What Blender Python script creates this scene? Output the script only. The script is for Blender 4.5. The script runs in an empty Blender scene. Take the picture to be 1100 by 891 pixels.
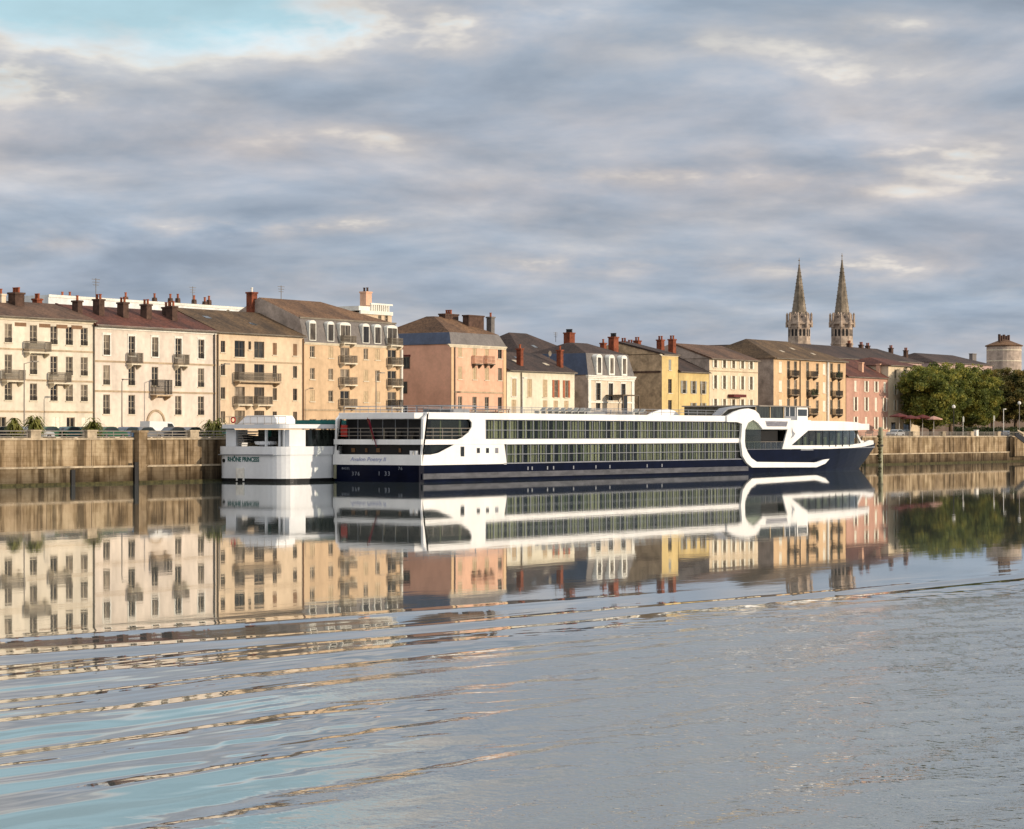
import bpy, bmesh, math, random
import numpy as np
from mathutils import Vector, Matrix, Euler
R = random.Random(7)
scene = bpy.context.scene
COL = scene.collection

# ------------------------------------------------------------------ survey
# World: x runs along the quay (downstream), y inland, z up, water level z = 0, quay edge y = 0.
ANG = math.radians(35.0)
SN, CS = math.sin(ANG), math.cos(ANG)
CX, CY, CZ, F, HZ = -164.8, -179.5, 5.4, 2500.0, 466.0
GZ = 4.7                                             # street level

def pt(px, py, Y):
    """sight line of the survey photo intersected with the upright plane y = Y"""
    u = (px - 550.0) / F
    t = (Y - CY) / (-CS * u + SN)
    return CX + t * (SN * u + CS), CZ + (HZ - py) / F * t
def sx(px, Y): return pt(px, HZ, Y)[0]
def hz(px, py, Y): return pt(px, py, Y)[1]
def proj(x, y):
    dx, dy = x - CX, y - CY
    return 550 + F * (dx * SN - dy * CS) / (dx * CS + dy * SN)

# ------------------------------------------------------------------ materials
def nt(m):
    m.use_nodes = True
    t = m.node_tree
    return t, t.nodes, t.links

def L(c, k=1.0):
    """sRGB 0-255 -> linear"""
    out = []
    for v in c:
        v /= 255.0
        out.append((v / 12.92 if v <= .04045 else ((v + .055) / 1.055) ** 2.4) * k)
    return tuple(out)

def mk(name, col, rough=.8, var=.18, scale=.5, stretch=(1, 1, 1), col2=None, metal=0.0, fine=3.0, finev=.1, spec=.3, bump=0.0):
    m = bpy.data.materials.new(name)
    t, N, K = nt(m)
    b = N['Principled BSDF']
    b.inputs['Roughness'].default_value = rough
    b.inputs['Metallic'].default_value = metal
    b.inputs['Specular IOR Level'].default_value = spec
    g = N.new('ShaderNodeNewGeometry')
    mp = N.new('ShaderNodeMapping'); mp.inputs['Scale'].default_value = stretch
    K.new(g.outputs['Position'], mp.inputs['Vector'])
    n1 = N.new('ShaderNodeTexNoise'); n1.inputs['Scale'].default_value = scale
    n1.inputs['Detail'].default_value = 6; n1.inputs['Roughness'].default_value = .62
    K.new(mp.outputs[0], n1.inputs['Vector'])
    r = N.new('ShaderNodeValToRGB')
    c2 = col2 if col2 else tuple(c * (1 - 2 * var) for c in col)
    c1 = tuple(min(1, c * (1 + var * .5)) for c in col)
    r.color_ramp.elements[0].position = .32; r.color_ramp.elements[1].position = .62
    r.color_ramp.elements[0].color = (*c2, 1); r.color_ramp.elements[1].color = (*c1, 1)
    K.new(n1.outputs[0], r.inputs[0])
    n2 = N.new('ShaderNodeTexNoise'); n2.inputs['Scale'].default_value = fine; n2.inputs['Detail'].default_value = 3
    K.new(g.outputs['Position'], n2.inputs['Vector'])
    mr = N.new('ShaderNodeMapRange')
    mr.inputs['From Min'].default_value = .3; mr.inputs['From Max'].default_value = .7
    mr.inputs['To Min'].default_value = 1 - finev; mr.inputs['To Max'].default_value = 1 + finev
    K.new(n2.outputs[0], mr.inputs['Value'])
    mx = N.new('ShaderNodeMix'); mx.data_type = 'RGBA'; mx.blend_type = 'MULTIPLY'; mx.inputs[0].default_value = 1
    K.new(r.outputs[0], mx.inputs[6]); K.new(mr.outputs[0], mx.inputs[7])
    K.new(mx.outputs[2], b.inputs['Base Color'])
    if bump:
        bp = N.new('ShaderNodeBump'); bp.inputs['Distance'].default_value = bump
        K.new(n2.outputs[0], bp.inputs['Height']); K.new(bp.outputs[0], b.inputs['Normal'])
    return m

def pane_mat(name, dark, light, p=.55):
    """dark glazing; a random share of the panes has pale net curtains behind"""
    m = bpy.data.materials.new(name)
    t, N, K = nt(m)
    b = N['Principled BSDF']; b.inputs['Roughness'].default_value = .06; b.inputs['Specular IOR Level'].default_value = .5
    oi = N.new('ShaderNodeObjectInfo')
    r = N.new('ShaderNodeValToRGB')
    r.color_ramp.elements[0].position = p - .25; r.color_ramp.elements[1].position = min(1, p + .45)
    r.color_ramp.elements[0].color = (*dark, 1); r.color_ramp.elements[1].color = (*light, 1)
    K.new(oi.outputs['Random'], r.inputs[0])
    g = N.new('ShaderNodeNewGeometry')
    mp = N.new('ShaderNodeMapping'); mp.inputs['Scale'].default_value = (1.6, 1.6, .25)
    K.new(g.outputs['Position'], mp.inputs['Vector'])
    n = N.new('ShaderNodeTexNoise'); n.inputs['Scale'].default_value = 1.8; n.inputs['Detail'].default_value = 2
    K.new(mp.outputs[0], n.inputs['Vector'])
    mr = N.new('ShaderNodeMapRange')
    mr.inputs['From Min'].default_value = .35; mr.inputs['From Max'].default_value = .65
    mr.inputs['To Min'].default_value = .35; mr.inputs['To Max'].default_value = 1.5
    K.new(n.outputs[0], mr.inputs['Value'])
    mx = N.new('ShaderNodeMix'); mx.data_type = 'RGBA'; mx.blend_type = 'MULTIPLY'; mx.inputs[0].default_value = 1
    K.new(r.outputs[0], mx.inputs[6]); K.new(mr.outputs[0], mx.inputs[7])
    K.new(mx.outputs[2], b.inputs['Base Color'])
    return m

def glass_mat(name, tint=(.5, .55, .52), refl=.25):
    m = bpy.data.materials.new(name)
    t, N, K = nt(m)
    N.remove(N['Principled BSDF'])
    tr = N.new('ShaderNodeBsdfTransparent'); tr.inputs[0].default_value = (*tint, 1)
    gl = N.new('ShaderNodeBsdfGlossy'); gl.inputs['Roughness'].default_value = .02
    lw = N.new('ShaderNodeLayerWeight'); lw.inputs[0].default_value = .5
    pw = N.new('ShaderNodeMath'); pw.operation = 'POWER'; pw.inputs[1].default_value = 4; K.new(lw.outputs['Facing'], pw.inputs[0])
    mr = N.new('ShaderNodeMath'); mr.operation = 'MULTIPLY_ADD'; mr.inputs[1].default_value = .8; mr.inputs[2].default_value = .025 + refl * .2
    mr.use_clamp = True
    K.new(pw.outputs[0], mr.inputs[0])
    mx = N.new('ShaderNodeMixShader')
    K.new(mr.outputs[0], mx.inputs[0]); K.new(tr.outputs[0], mx.inputs[1]); K.new(gl.outputs[0], mx.inputs[2])
    K.new(mx.outputs[0], N['Material Output'].inputs[0])
    return m

M = {}
def A(c):
    l = L(c); return tuple(min(.8, v / w) for v, w in zip(l, (1.27, 1.12, .92)))
def stucco(name, c): M[name] = mk(name, A(c), .9, .10, .5, (1, 1, .22), finev=.08, fine=1.7); return M[name]
stucco('cream', (238, 214, 178)); stucco('cream_pink', (239, 212, 180)); stucco('peach', (234, 198, 154))
stucco('ochre_peach', (226, 184, 136)); stucco('salmon', (238, 180, 138)); stucco('pale_cream', (244, 222, 182))
stucco('stone_pale', (230, 202, 164)); stucco('yellow', (228, 190, 120)); stucco('rose_cream', (236, 204, 160))
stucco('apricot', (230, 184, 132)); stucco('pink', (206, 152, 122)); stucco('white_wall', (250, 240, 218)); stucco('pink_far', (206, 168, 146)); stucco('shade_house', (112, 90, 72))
M['grey_side'] = mk('grey_side', L((176, 160, 146)), .95, .2, .6, finev=.12)
M['rubble'] = mk('rubble', L((186, 162, 130)), .95, .22, .7, finev=.18, fine=2.2)
M['salmon_shaded_side'] = mk('salmon_shaded_side', L((224, 172, 144)), .95, .1, .3, finev=.05)  # shaded side of the salmon wall, colour raised to make up weak ambient light
M['trim'] = mk('trim', A((236, 212, 172)), .85, .1, .8)
M['trim_white'] = mk('trim_white', A((250, 234, 204)), .8, .08, .8)
M['band'] = mk('band', A((196, 164, 124)), .9, .15, .8)
def tiles(name, c, c2): M[name] = mk(name, L(c), .9, .2, .35, (1, .35, 1), col2=L(c2), fine=3.2, finev=.42, bump=.05)
tiles('roof_brown', (98, 74, 58), (64, 50, 42)); tiles('roof_moss', (96, 76, 54), (62, 50, 38)); tiles('roof_red', (94, 56, 44), (60, 40, 36))
tiles('roof_dark', (68, 54, 48), (46, 40, 38)); tiles('roof_warm', (112, 84, 60), (80, 60, 46))
M['slate'] = mk('slate', L((110, 104, 100)), .6, .12, .6, fine=3, finev=.16)
M['slate_shaded'] = mk('slate_shaded', L((66, 78, 100)), .5, .12, .6, fine=3, finev=.12)
M['brick'] = mk('brick', L((128, 70, 48)), .9, .25, 1.2, finev=.2)
M['brick_dark'] = mk('brick_dark', L((84, 64, 54)), .9, .25, 1.2, finev=.2)
M['pot'] = mk('pot', L((150, 84, 56)), .9)
M['iron'] = mk('iron', L((52, 48, 44)), .6, .2)
M['iron_light'] = mk('iron_light', L((120, 110, 96)), .6, .2)
M['frame'] = mk('frame', L((178, 164, 142)), .6, .08)
M['frame_dark'] = mk('frame_dark', L((96, 84, 70)), .6, .1)
M['pane'] = pane_mat('pane', L((40, 38, 36)), L((128, 116, 100)))
M['pane_dark'] = pane_mat('pane_dark', L((32, 34, 34)), L((70, 68, 62)))
M['shutter_tan'] = mk('shutter_tan', A((206, 172, 126)), .7, .1, 2)
M['shutter_white'] = mk('shutter_white', A((250, 232, 196)), .7, .06, 2)
M['shutter_grey'] = mk('shutter_grey', A((170, 160, 138)), .7, .08, 2)
M['shutter_rust'] = mk('shutter_rust', L((172, 104, 74)), .7, .1, 2)
M['shutter_brown'] = mk('shutter_brown', L((128, 98, 72)), .7, .1, 2)
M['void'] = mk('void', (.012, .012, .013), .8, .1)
M['white_paint'] = mk('white_paint', (.70, .71, .72), .4, .05, .5, (1, 1, .12), finev=.03, spec=.4)
M['ship_white'] = mk('ship_white', (.80, .785, .76), .35, .05, .5, (1, 1, .12), finev=.03, spec=.4)
M['navy'] = mk('navy', (.003, .005, .017), .3, .2, .4, spec=.06)
M['strake'] = mk('strake', (.09, .09, .1), .35, .25, .5, (1, 1, 4))
M['black'] = mk('black', (.01, .01, .011), .5, .1)
M['grey_paint'] = mk('grey_paint', (.23, .24, .26), .4, .08)
M['louvre'] = mk('louvre', (.2, .2, .23), .5, .3, 3, (.2, .2, 6))
M['curtain'] = mk('curtain', (.37, .34, .25), .9, .3, 1.2, (3, 3, .15), finev=.05)
M['curtain_green'] = mk('curtain_green', (.16, .165, .11), .9, .3, 1.2, (3, 3, .15), finev=.05)
M['ship_pane'] = pane_mat('ship_pane', (.01, .014, .012), (.05, .06, .05))
M['ship_glass'] = glass_mat('ship_glass', (.8, .84, .78), .0)
M['clear_glass'] = glass_mat('clear_glass', (.8, .84, .84), .1)
M['flag'] = mk('flag', L((120, 24, 46)), .9, .15, 1.5)
M['red'] = mk('red', L((176, 50, 40)), .6, .1)
M['green_letters'] = mk('green_letters', L((20, 92, 86)), .5, .1)
M['blue_letters'] = mk('blue_letters', L((150, 156, 190)), .5, .1)
M['pale_letters'] = mk('pale_letters', L((128, 132, 142)), .5, .1)
M['wood'] = mk('wood', L((126, 92, 62)), .7, .2, 1)
M['bark'] = mk('bark', L((96, 80, 62)), .95, .3, 2, (1, 1, .3))
M['awning'] = mk('awning', L((98, 46, 43)), .85, .15, 1)
M['tyre'] = mk('tyre', (.012, .012, .012), .9)
M['chrome'] = mk('chrome', (.5, .5, .5), .25, .05, metal=.9)
M['car_glass'] = mk('car_glass', (.03, .04, .045), .08, .1, spec=.6)
M['lamp_metal'] = mk('lamp_metal', L((136, 128, 118)), .5, .1)
M['lamp_white'] = mk('lamp_white', L((226, 222, 212)), .4, .05)
M['asphalt'] = mk('asphalt', (.055, .053, .05), .9, .2, .3)
M['ground'] = mk('ground', (.16, .14, .11), .95, .2, .05)
M['pier'] = mk('pier', L((160, 148, 120)), .9, .25, .8, (1, 1, .2), col2=L((112, 112, 86)))
M['pile'] = mk('pile', L((150, 148, 122)), .85, .25, .8, (1, 1, .2))
M['weed'] = mk('weed', L((70, 66, 40)), .95, .3, 2)
M['tower_stone'] = mk('tower_stone', L((176, 158, 140)), .95, .25, .5, col2=L((118, 104, 94)), finev=.2, fine=1.2)
M['spire_stone'] = mk('spire_stone', L((136, 124, 108)), .95, .25, .5, (1, 1, .5), col2=L((72, 66, 56)), finev=.25, fine=1.0)

def stone_wall(name, k=1.0):
    m = bpy.data.materials.new(name)
    t, N, K = nt(m)
    b = N['Principled BSDF']; b.inputs['Roughness'].default_value = .95; b.inputs['Specular IOR Level'].default_value = .15
    g = N.new('ShaderNodeNewGeometry')
    def noise(sc, stretch, det=6, rg=.6):
        mp = N.new('ShaderNodeMapping'); mp.inputs['Scale'].default_value = stretch
        K.new(g.outputs['Position'], mp.inputs['Vector'])
        n = N.new('ShaderNodeTexNoise'); n.inputs['Scale'].default_value = sc; n.inputs['Detail'].default_value = det
        n.inputs['Roughness'].default_value = rg
        K.new(mp.outputs[0], n.inputs['Vector']); return n.outputs[0]
    def ramp(v, stops):
        r = N.new('ShaderNodeValToRGB'); e = r.color_ramp.elements
        while len(e) < len(stops): e.new(.5)
        for i, (p, c) in enumerate(stops): e[i].position = p; e[i].color = (*c, 1)
        K.new(v, r.inputs[0]); return r.outputs[0]
    def mul(a, c, fac=1.0):
        mx = N.new('ShaderNodeMix'); mx.data_type = 'RGBA'; mx.blend_type = 'MULTIPLY'; mx.inputs[0].default_value = fac
        K.new(a, mx.inputs[6]); K.new(c, mx.inputs[7]); return mx.outputs[2]
    base = ramp(noise(.22, (1, 1, .6)), [(.3, L((130, 112, 90), k)), (.5, L((180, 158, 128), k)), (.68, L((214, 194, 162), k))])
    streak = ramp(noise(.9, (1, 1, .07), 5, .7), [(.40, (.2, .18, .155)), (.47, (.6, .56, .5)), (.54, (1, 1, 1))])
    blot = ramp(noise(.6, (.6, 1, 1), 6), [(.35, (.55, .5, .42)), (.55, (1, 1, 1))])
    br = N.new('ShaderNodeTexBrick'); br.inputs['Scale'].default_value = 1
    br.inputs['Brick Width'].default_value = 1.1; br.inputs['Row Height'].default_value = .42; br.inputs['Mortar Size'].default_value = .025
    br.inputs['Color1'].default_value = (1, 1, 1, 1); br.inputs['Color2'].default_value = (.84, .82, .78, 1); br.inputs['Mortar'].default_value = (.72, .69, .64, 1)
    sp = N.new('ShaderNodeSeparateXYZ'); K.new(g.outputs['Position'], sp.inputs[0])
    cb = N.new('ShaderNodeCombineXYZ'); K.new(sp.outputs[0], cb.inputs[0]); K.new(sp.outputs[2], cb.inputs[1])
    K.new(cb.outputs[0], br.inputs['Vector'])
    c = mul(mul(mul(base, streak, .85), blot, .8), br.outputs[0], .8)
    # damp, algae-dark foot
    mr = N.new('ShaderNodeMapRange'); mr.inputs['From Min'].default_value = .15; mr.inputs['From Max'].default_value = 2.1
    mr.inputs['To Min'].default_value = .34; mr.inputs['To Max'].default_value = 1
    K.new(sp.outputs[2], mr.inputs['Value'])
    c = mul(c, mr.outputs[0])
    K.new(c, b.inputs['Base Color'])
    return m
M['quay_stone'] = stone_wall('quay_stone', .76); M['ledge_stone'] = stone_wall('ledge_stone', .52)
M['coping'] = mk('coping', L((174, 158, 134)), .9, .25, .6, finev=.15)

def leaf_mat(name, a, b2, c):
    m = bpy.data.materials.new(name)
    t, N, K = nt(m)
    b = N['Principled BSDF']; b.inputs['Roughness'].default_value = .6; b.inputs['Specular IOR Level'].default_value = .25
    g = N.new('ShaderNodeNewGeometry')
    n = N.new('ShaderNodeTexNoise'); n.inputs['Scale'].default_value = .45; n.inputs['Detail'].default_value = 5
    K.new(g.outputs['Position'], n.inputs['Vector'])
    r = N.new('ShaderNodeValToRGB'); e = r.color_ramp.elements; e.new(.5)
    for i, (p, cc) in enumerate([(.33, a), (.5, b2), (.66, c)]): e[i].position = p; e[i].color = (*cc, 1)
    K.new(n.outputs[0], r.inputs[0]); K.new(r.outputs[0], b.inputs['Base Color'])
    tl = N.new('ShaderNodeBsdfTranslucent'); K.new(r.outputs[0], tl.inputs[0])
    mx = N.new('ShaderNodeMixShader'); mx.inputs[0].default_value = .35
    K.new(b.outputs[0], mx.inputs[1]); K.new(tl.outputs[0], mx.inputs[2]); K.new(mx.outputs[0], N['Material Output'].inputs[0])
    return m
M['leaf'] = leaf_mat('leaf', (.06, .08, .02), (.17, .19, .04), (.36, .31, .06))
M['leaf_autumn'] = leaf_mat('leaf_autumn', (.05, .06, .02), (.16, .145, .04), (.28, .19, .055))
M['leaf_shrub'] = leaf_mat('leaf_shrub', (.08, .1, .025), (.2, .2, .045), (.32, .29, .08))
M['leaf_dark'] = leaf_mat('leaf_dark', (.012, .022, .01), (.035, .05, .015), (.07, .075, .02))

# ------------------------------------------------------------------ mesh builder
class MB:
    def __init__(s): s.v, s.f, s.m = [], [], []
    def poly(s, pts, mi=0):
        n = len(s.v); s.v += [tuple(p) for p in pts]; s.f.append(tuple(range(n, n + len(pts)))); s.m.append(mi)
    def box(s, x0, y0, z0, x1, y1, z1, mi=0):
        n = len(s.v)
        s.v += [(x0, y0, z0), (x1, y0, z0), (x1, y1, z0), (x0, y1, z0), (x0, y0, z1), (x1, y0, z1), (x1, y1, z1), (x0, y1, z1)]
        for q in ((0, 3, 2, 1), (4, 5, 6, 7), (0, 1, 5, 4), (1, 2, 6, 5), (2, 3, 7, 6), (3, 0, 4, 7)):
            s.f.append(tuple(n + i for i in q)); s.m.append(mi)
        return s
    def prism(s, xz, y0, y1, mi=0):
        """polygon in (x,z) extruded along y"""
        a = sum(xz[i][0] * xz[(i + 1) % len(xz)][1] - xz[(i + 1) % len(xz)][0] * xz[i][1] for i in range(len(xz)))
        if a < 0: xz = xz[::-1]
        n, k = len(s.v), len(xz)
        s.v += [(x, y0, z) for x, z in xz] + [(x, y1, z) for x, z in xz]
        s.f.append(tuple(n + i for i in range(k))); s.m.append(mi)
        s.f.append(tuple(n + k + i for i in reversed(range(k)))); s.m.append(mi)
        for i in range(k):
            j = (i + 1) % k
            s.f.append((n + j, n + i, n + k + i, n + k + j)); s.m.append(mi)
        return s
    def slab(s, xy, z0, z1, mi=0):
        a = sum(xy[i][0] * xy[(i + 1) % len(xy)][1] - xy[(i + 1) % len(xy)][0] * xy[i][1] for i in range(len(xy)))
        if a < 0: xy = xy[::-1]
        n, k = len(s.v), len(xy)
        s.v += [(x, y, z0) for x, y in xy] + [(x, y, z1) for x, y in xy]
        s.f.append(tuple(n + i for i in reversed(range(k)))); s.m.append(mi)
        s.f.append(tuple(n + k + i for i in range(k))); s.m.append(mi)
        for i in range(k):
            j = (i + 1) % k
            s.f.append((n + i, n + j, n + k + j, n + k + i)); s.m.append(mi)
        return s
    def bar(s, p, q, r0, r1=None, n=6, mi=0):
        r1 = r0 if r1 is None else r1
        p, q = Vector(p), Vector(q); d = (q - p)
        if d.length < 1e-6: return s
        d.normalize()
        a = d.orthogonal().normalized(); b = d.cross(a)
        k = len(s.v)
        for c, r in ((p, r0), (q, r1)):
            for i in range(n):
                w = 2 * math.pi * i / n
                s.v.append(tuple(c + a * (r * math.cos(w)) + b * (r * math.sin(w))))
        for i in range(n):
            j = (i + 1) % n
            s.f.append((k + i, k + j, k + n + j, k + n + i)); s.m.append(mi)
        s.f.append(tuple(k + i for i in reversed(range(n)))); s.m.append(mi)
        s.f.append(tuple(k + n + i for i in range(n))); s.m.append(mi)
        return s
    def lathe(s, cx, cy, prof, n=12, mi=0, ph=0):
        k = len(s.v)
        for r, z in prof:
            for i in range(n):
                w = 2 * math.pi * (i + .5) / n + ph
                s.v.append((cx + r * math.cos(w), cy + r * math.sin(w), z))
        for a in range(len(prof) - 1):
            for i in range(n):
                j = (i + 1) % n
                s.f.append((k + a * n + i, k + a * n + j, k + (a + 1) * n + j, k + (a + 1) * n + i)); s.m.append(mi)
        s.f.append(tuple(k + (len(prof) - 1) * n + i for i in range(n))); s.m.append(mi)
        s.f.append(tuple(k + i for i in reversed(range(n)))); s.m.append(mi)
        return s
    def mesh(s, name, mats, smooth=False):
        me = bpy.data.meshes.new(name)
        me.from_pydata(s.v, [], s.f)
        for m in (mats if isinstance(mats, (list, tuple)) else [mats]): me.materials.append(M[m] if isinstance(m, str) else m)
        me.polygons.foreach_set('material_index', s.m)
        if smooth: me.polygons.foreach_set('use_smooth', [True] * len(s.f))
        me.update(); return me
    def build(s, name, mats, parent=None, loc=(0, 0, 0), smooth=False):
        o = bpy.data.objects.new(name, s.mesh(name, mats, smooth)); COL.objects.link(o)
        o.parent = parent; o.location = loc
        return o

def obj(name, me, parent, loc=(0, 0, 0)):
    o = bpy.data.objects.new(name, me); COL.objects.link(o); o.parent = parent; o.location = loc
    return o
def tag(o, label, cat, group=None):
    o['label'] = label; o['category'] = cat
    if group: o['group'] = group
    return o
def thing(name, label, cat, loc=(0, 0, 0), group=None, rz=0):
    o = bpy.data.objects.new(name, None); COL.objects.link(o); o.location = loc; o.rotation_euler = (0, 0, rz)
    o.empty_display_size = .5
    return tag(o, label, cat, group)
def copy_tree(o, parent=None):
    c = o.copy(); COL.objects.link(c); c.parent = parent
    for ch in list(o.children): copy_tree(ch, c)
    return c
def text(s, size, mat, parent, loc, rot, name='lettering', shear=0.0, ext=.01, sxy=1.0, bold=0.0):
    cu = bpy.data.curves.new('text', 'FONT'); cu.body = s; cu.size = size; cu.extrude = ext; cu.align_x = 'CENTER'; cu.align_y = 'CENTER'
    cu.shear = shear; cu.resolution_u = 3; cu.offset = bold
    t = bpy.data.objects.new('text', cu); COL.objects.link(t)
    bpy.context.view_layer.update()
    me = bpy.data.meshes.new_from_object(t.evaluated_get(bpy.context.evaluated_depsgraph_get()))
    bpy.data.objects.remove(t)
    me.materials.clear(); me.materials.append(M[mat])
    o = obj(name, me, parent, loc); o.rotation_euler = rot; o.scale = (sxy, 1, 1)
    return o

# ------------------------------------------------------------------ buildings
CACHE = {}
class Bld:
    def __init__(s, name, label, p0, p1, eave, depth, wall, Y=25.0, side=None, cat='building', base=GZ, group=None):
        s.Y, s.D, s.base = Y, depth, base
        s.x0 = sx(p0, Y); s.W = sx(p1, Y) - .03 - s.x0
        s.H = hz(eave[0], eave[1], Y) - base
        s.root = thing(name, label, cat, (s.x0, Y, base), group)
        s.holes = []; s.wallm = wall; s.side = side or wall
        s.wins = []
    def X(s, px): return sx(px, s.Y) - s.x0
    def Z(s, px, py): return hz(px, py, s.Y) - s.base
    def hole(s, xc, zc, w, h):
        s.holes.append((xc - w / 2, zc - h / 2, xc + w / 2, zc + h / 2))
    def finish_wall(s, rec=.22):
        W, H, D = s.W, s.H, s.D
        mb = MB()
        hs = [(max(.05, a), max(.02, b), min(W - .05, c), min(H - .05, d)) for a, b, c, d in s.holes]
        hs = [h for h in hs if h[2] - h[0] > .1 and h[3] - h[1] > .1]
        xs = sorted({0, W, *[round(h[0], 4) for h in hs], *[round(h[2], 4) for h in hs]})
        zs = sorted({0, H, *[round(h[1], 4) for h in hs], *[round(h[3], 4) for h in hs]})
        def inside(x, z): return any(a < x < c and b < z < d for a, b, c, d in hs)
        for j in range(len(zs) - 1):
            i = 0
            while i < len(xs) - 1:
                zc = (zs[j] + zs[j + 1]) / 2
                if inside((xs[i] + xs[i + 1]) / 2, zc): i += 1; continue
                k = i
                while k + 1 < len(xs) - 1 and not inside((xs[k + 1] + xs[k + 2]) / 2, zc): k += 1
                mb.poly([(xs[i], 0, zs[j]), (xs[k + 1], 0, zs[j]), (xs[k + 1], 0, zs[j + 1]), (xs[i], 0, zs[j + 1])])
                i = k + 1
        for a, b, c, d in hs:
            mb.poly([(a, 0, b), (c, 0, b), (c, rec, b), (a, rec, b)]); mb.poly([(a, rec, d), (c, rec, d), (c, 0, d), (a, 0, d)])
            mb.poly([(a, 0, d), (a, 0, b), (a, rec, b), (a, rec, d)]); mb.poly([(c, 0, b), (c, 0, d), (c, rec, d), (c, rec, b)])
        mb.poly([(0, D, 0), (0, 0, 0), (0, 0, H), (0, D, H)], 1); mb.poly([(W, 0, 0), (W, D, 0), (W, D, H), (W, 0, H)], 1)
        mb.poly([(W, D, 0), (0, D, 0), (0, D, H), (W, D, H)], 1)
        mb.poly([(0, .3, H - .01), (W, .3, H - .01), (W, D, H - .01), (0, D, H - .01)], 1)
        mb.build('wall', [s.wallm, s.side], s.root)
    def window(s, px, pz, w, h, frame='frame', pane='pane', grille=False, shut=None, closed=None, sur=None, rows=3, sill=True, gm='iron', z=None, xm=None):
        """centre px on the facade; pz a local height; w, h in metres"""
        xc = s.X(px) if xm is None else xm
        zc = pz
        s.hole(xc, zc, w, h)
        key = ('w', round(w, 2), round(h, 2), frame, sur, rows, sill)
        if key not in CACHE:
            mb = MB(); t = .07
            for (a, b, c, d) in ((-w / 2, -h / 2, -w / 2 + t, h / 2), (w / 2 - t, -h / 2, w / 2, h / 2), (-w / 2 + t, -h / 2, w / 2 - t, -h / 2 + t), (-w / 2 + t, h / 2 - t, w / 2 - t, h / 2)):
                mb.box(a, .12, b, c, .2, d)
            mb.box(-.05, .13, -h / 2 + t, .05, .2, h / 2 - t)
            for r in range(1, rows):
                zz = -h / 2 + h * r / rows
                mb.box(-w / 2 + t, .145, zz - .02, -.05, .19, zz + .02); mb.box(.05, .145, zz - .02, w / 2 - t, .19, zz + .02)
            mi = 1
            if sur:
                q = .16
                mb.box(-w / 2 - q, -.05, -h / 2, -w / 2, .03, h / 2, 1); mb.box(w / 2, -.05, -h / 2, w / 2 + q, .03, h / 2, 1)
                mb.box(-w / 2 - q, -.05, h / 2, w / 2 + q, .03, h / 2 + .18, 1)
                mb.box(-w / 2 - q - .06, -.09, h / 2 + .18, w / 2 + q + .06, .03, h / 2 + .27, 1)
            if sill: mb.box(-w / 2 - .12, -.12, -h / 2 - .12, w / 2 + .12, .03, -h / 2, 1)
            CACHE[key] = mb.mesh('window', [frame, sur or 'trim'])
            mb = MB(); mb.box(-w / 2 + .03, .16, -h / 2 + .03, w / 2 - .03, .21, h / 2 - .03)
            CACHE[key + ('p',)] = mb.mesh('pane', [pane])
        o = obj('window', CACHE[key], s.root, (xc, 0, zc))
        pm = CACHE[key + ('p',)]
        if pm.materials[0] != M[pane]:
            k2 = key + ('p', pane)
            if k2 not in CACHE: CACHE[k2] = pm.copy(); CACHE[k2].materials.clear(); CACHE[k2].materials.append(M[pane])
            pm = CACHE[k2]
        obj('pane', pm, o)
        if grille:
            gh = h * grille
            k3 = ('g', round(w, 2), round(gh, 2), gm)
            if k3 not in CACHE:
                mb = MB(); n = max(4, int(w / .1))
                mb.box(-w / 2, -.04, gh - .06, w / 2, .0, gh); mb.box(-w / 2, -.04, .04, w / 2, .0, .09)
                for i in range(n + 1):
                    x = -w / 2 + .02 + (w - .04) * i / n
                    mb.box(x - .018, -.03, .09, x + .018, -.01, gh - .06)
                CACHE[k3] = mb.mesh('railing', [gm])
            obj('railing', CACHE[k3], o, (0, 0, -h / 2))
        if shut:
            sw = w * .5
            k4 = ('s', round(sw, 2), round(h, 2), shut)
            if k4 not in CACHE:
                mb = MB(); mb.box(-sw / 2, -.09, -h / 2, sw / 2, -.04, h / 2)
                for i in range(int(h / .18)):
                    zz = -h / 2 + .1 + i * .18
                    mb.box(-sw / 2 + .06, -.105, zz, sw / 2 - .06, -.0895, zz + .09)
                CACHE[k4] = mb.mesh('shutter', [shut])
            for sg in (-1, 1): obj('shutter', CACHE[k4], o, (sg * (w / 2 + sw / 2 + .03), 0, 0))
        if closed:
            k4 = ('c', round(w, 2), round(h, 2), closed)
            if k4 not in CACHE:
                mb = MB()
                for sg in (0, 1):
                    a = -w / 2 + .02 + sg * (w / 2); mb.box(a, .03, -h / 2 + .02, a + w / 2 - .04, .08, h / 2 - .02)
                    for i in range(int(h / .2)):
                        zz = -h / 2 + .1 + i * .2
                        mb.box(a + .05, .015, zz, a + w / 2 - .09, .0305, zz + .1)
                CACHE[k4] = mb.mesh('shutter', [closed])
            obj('shutter', CACHE[k4], o)
        return o
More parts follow.
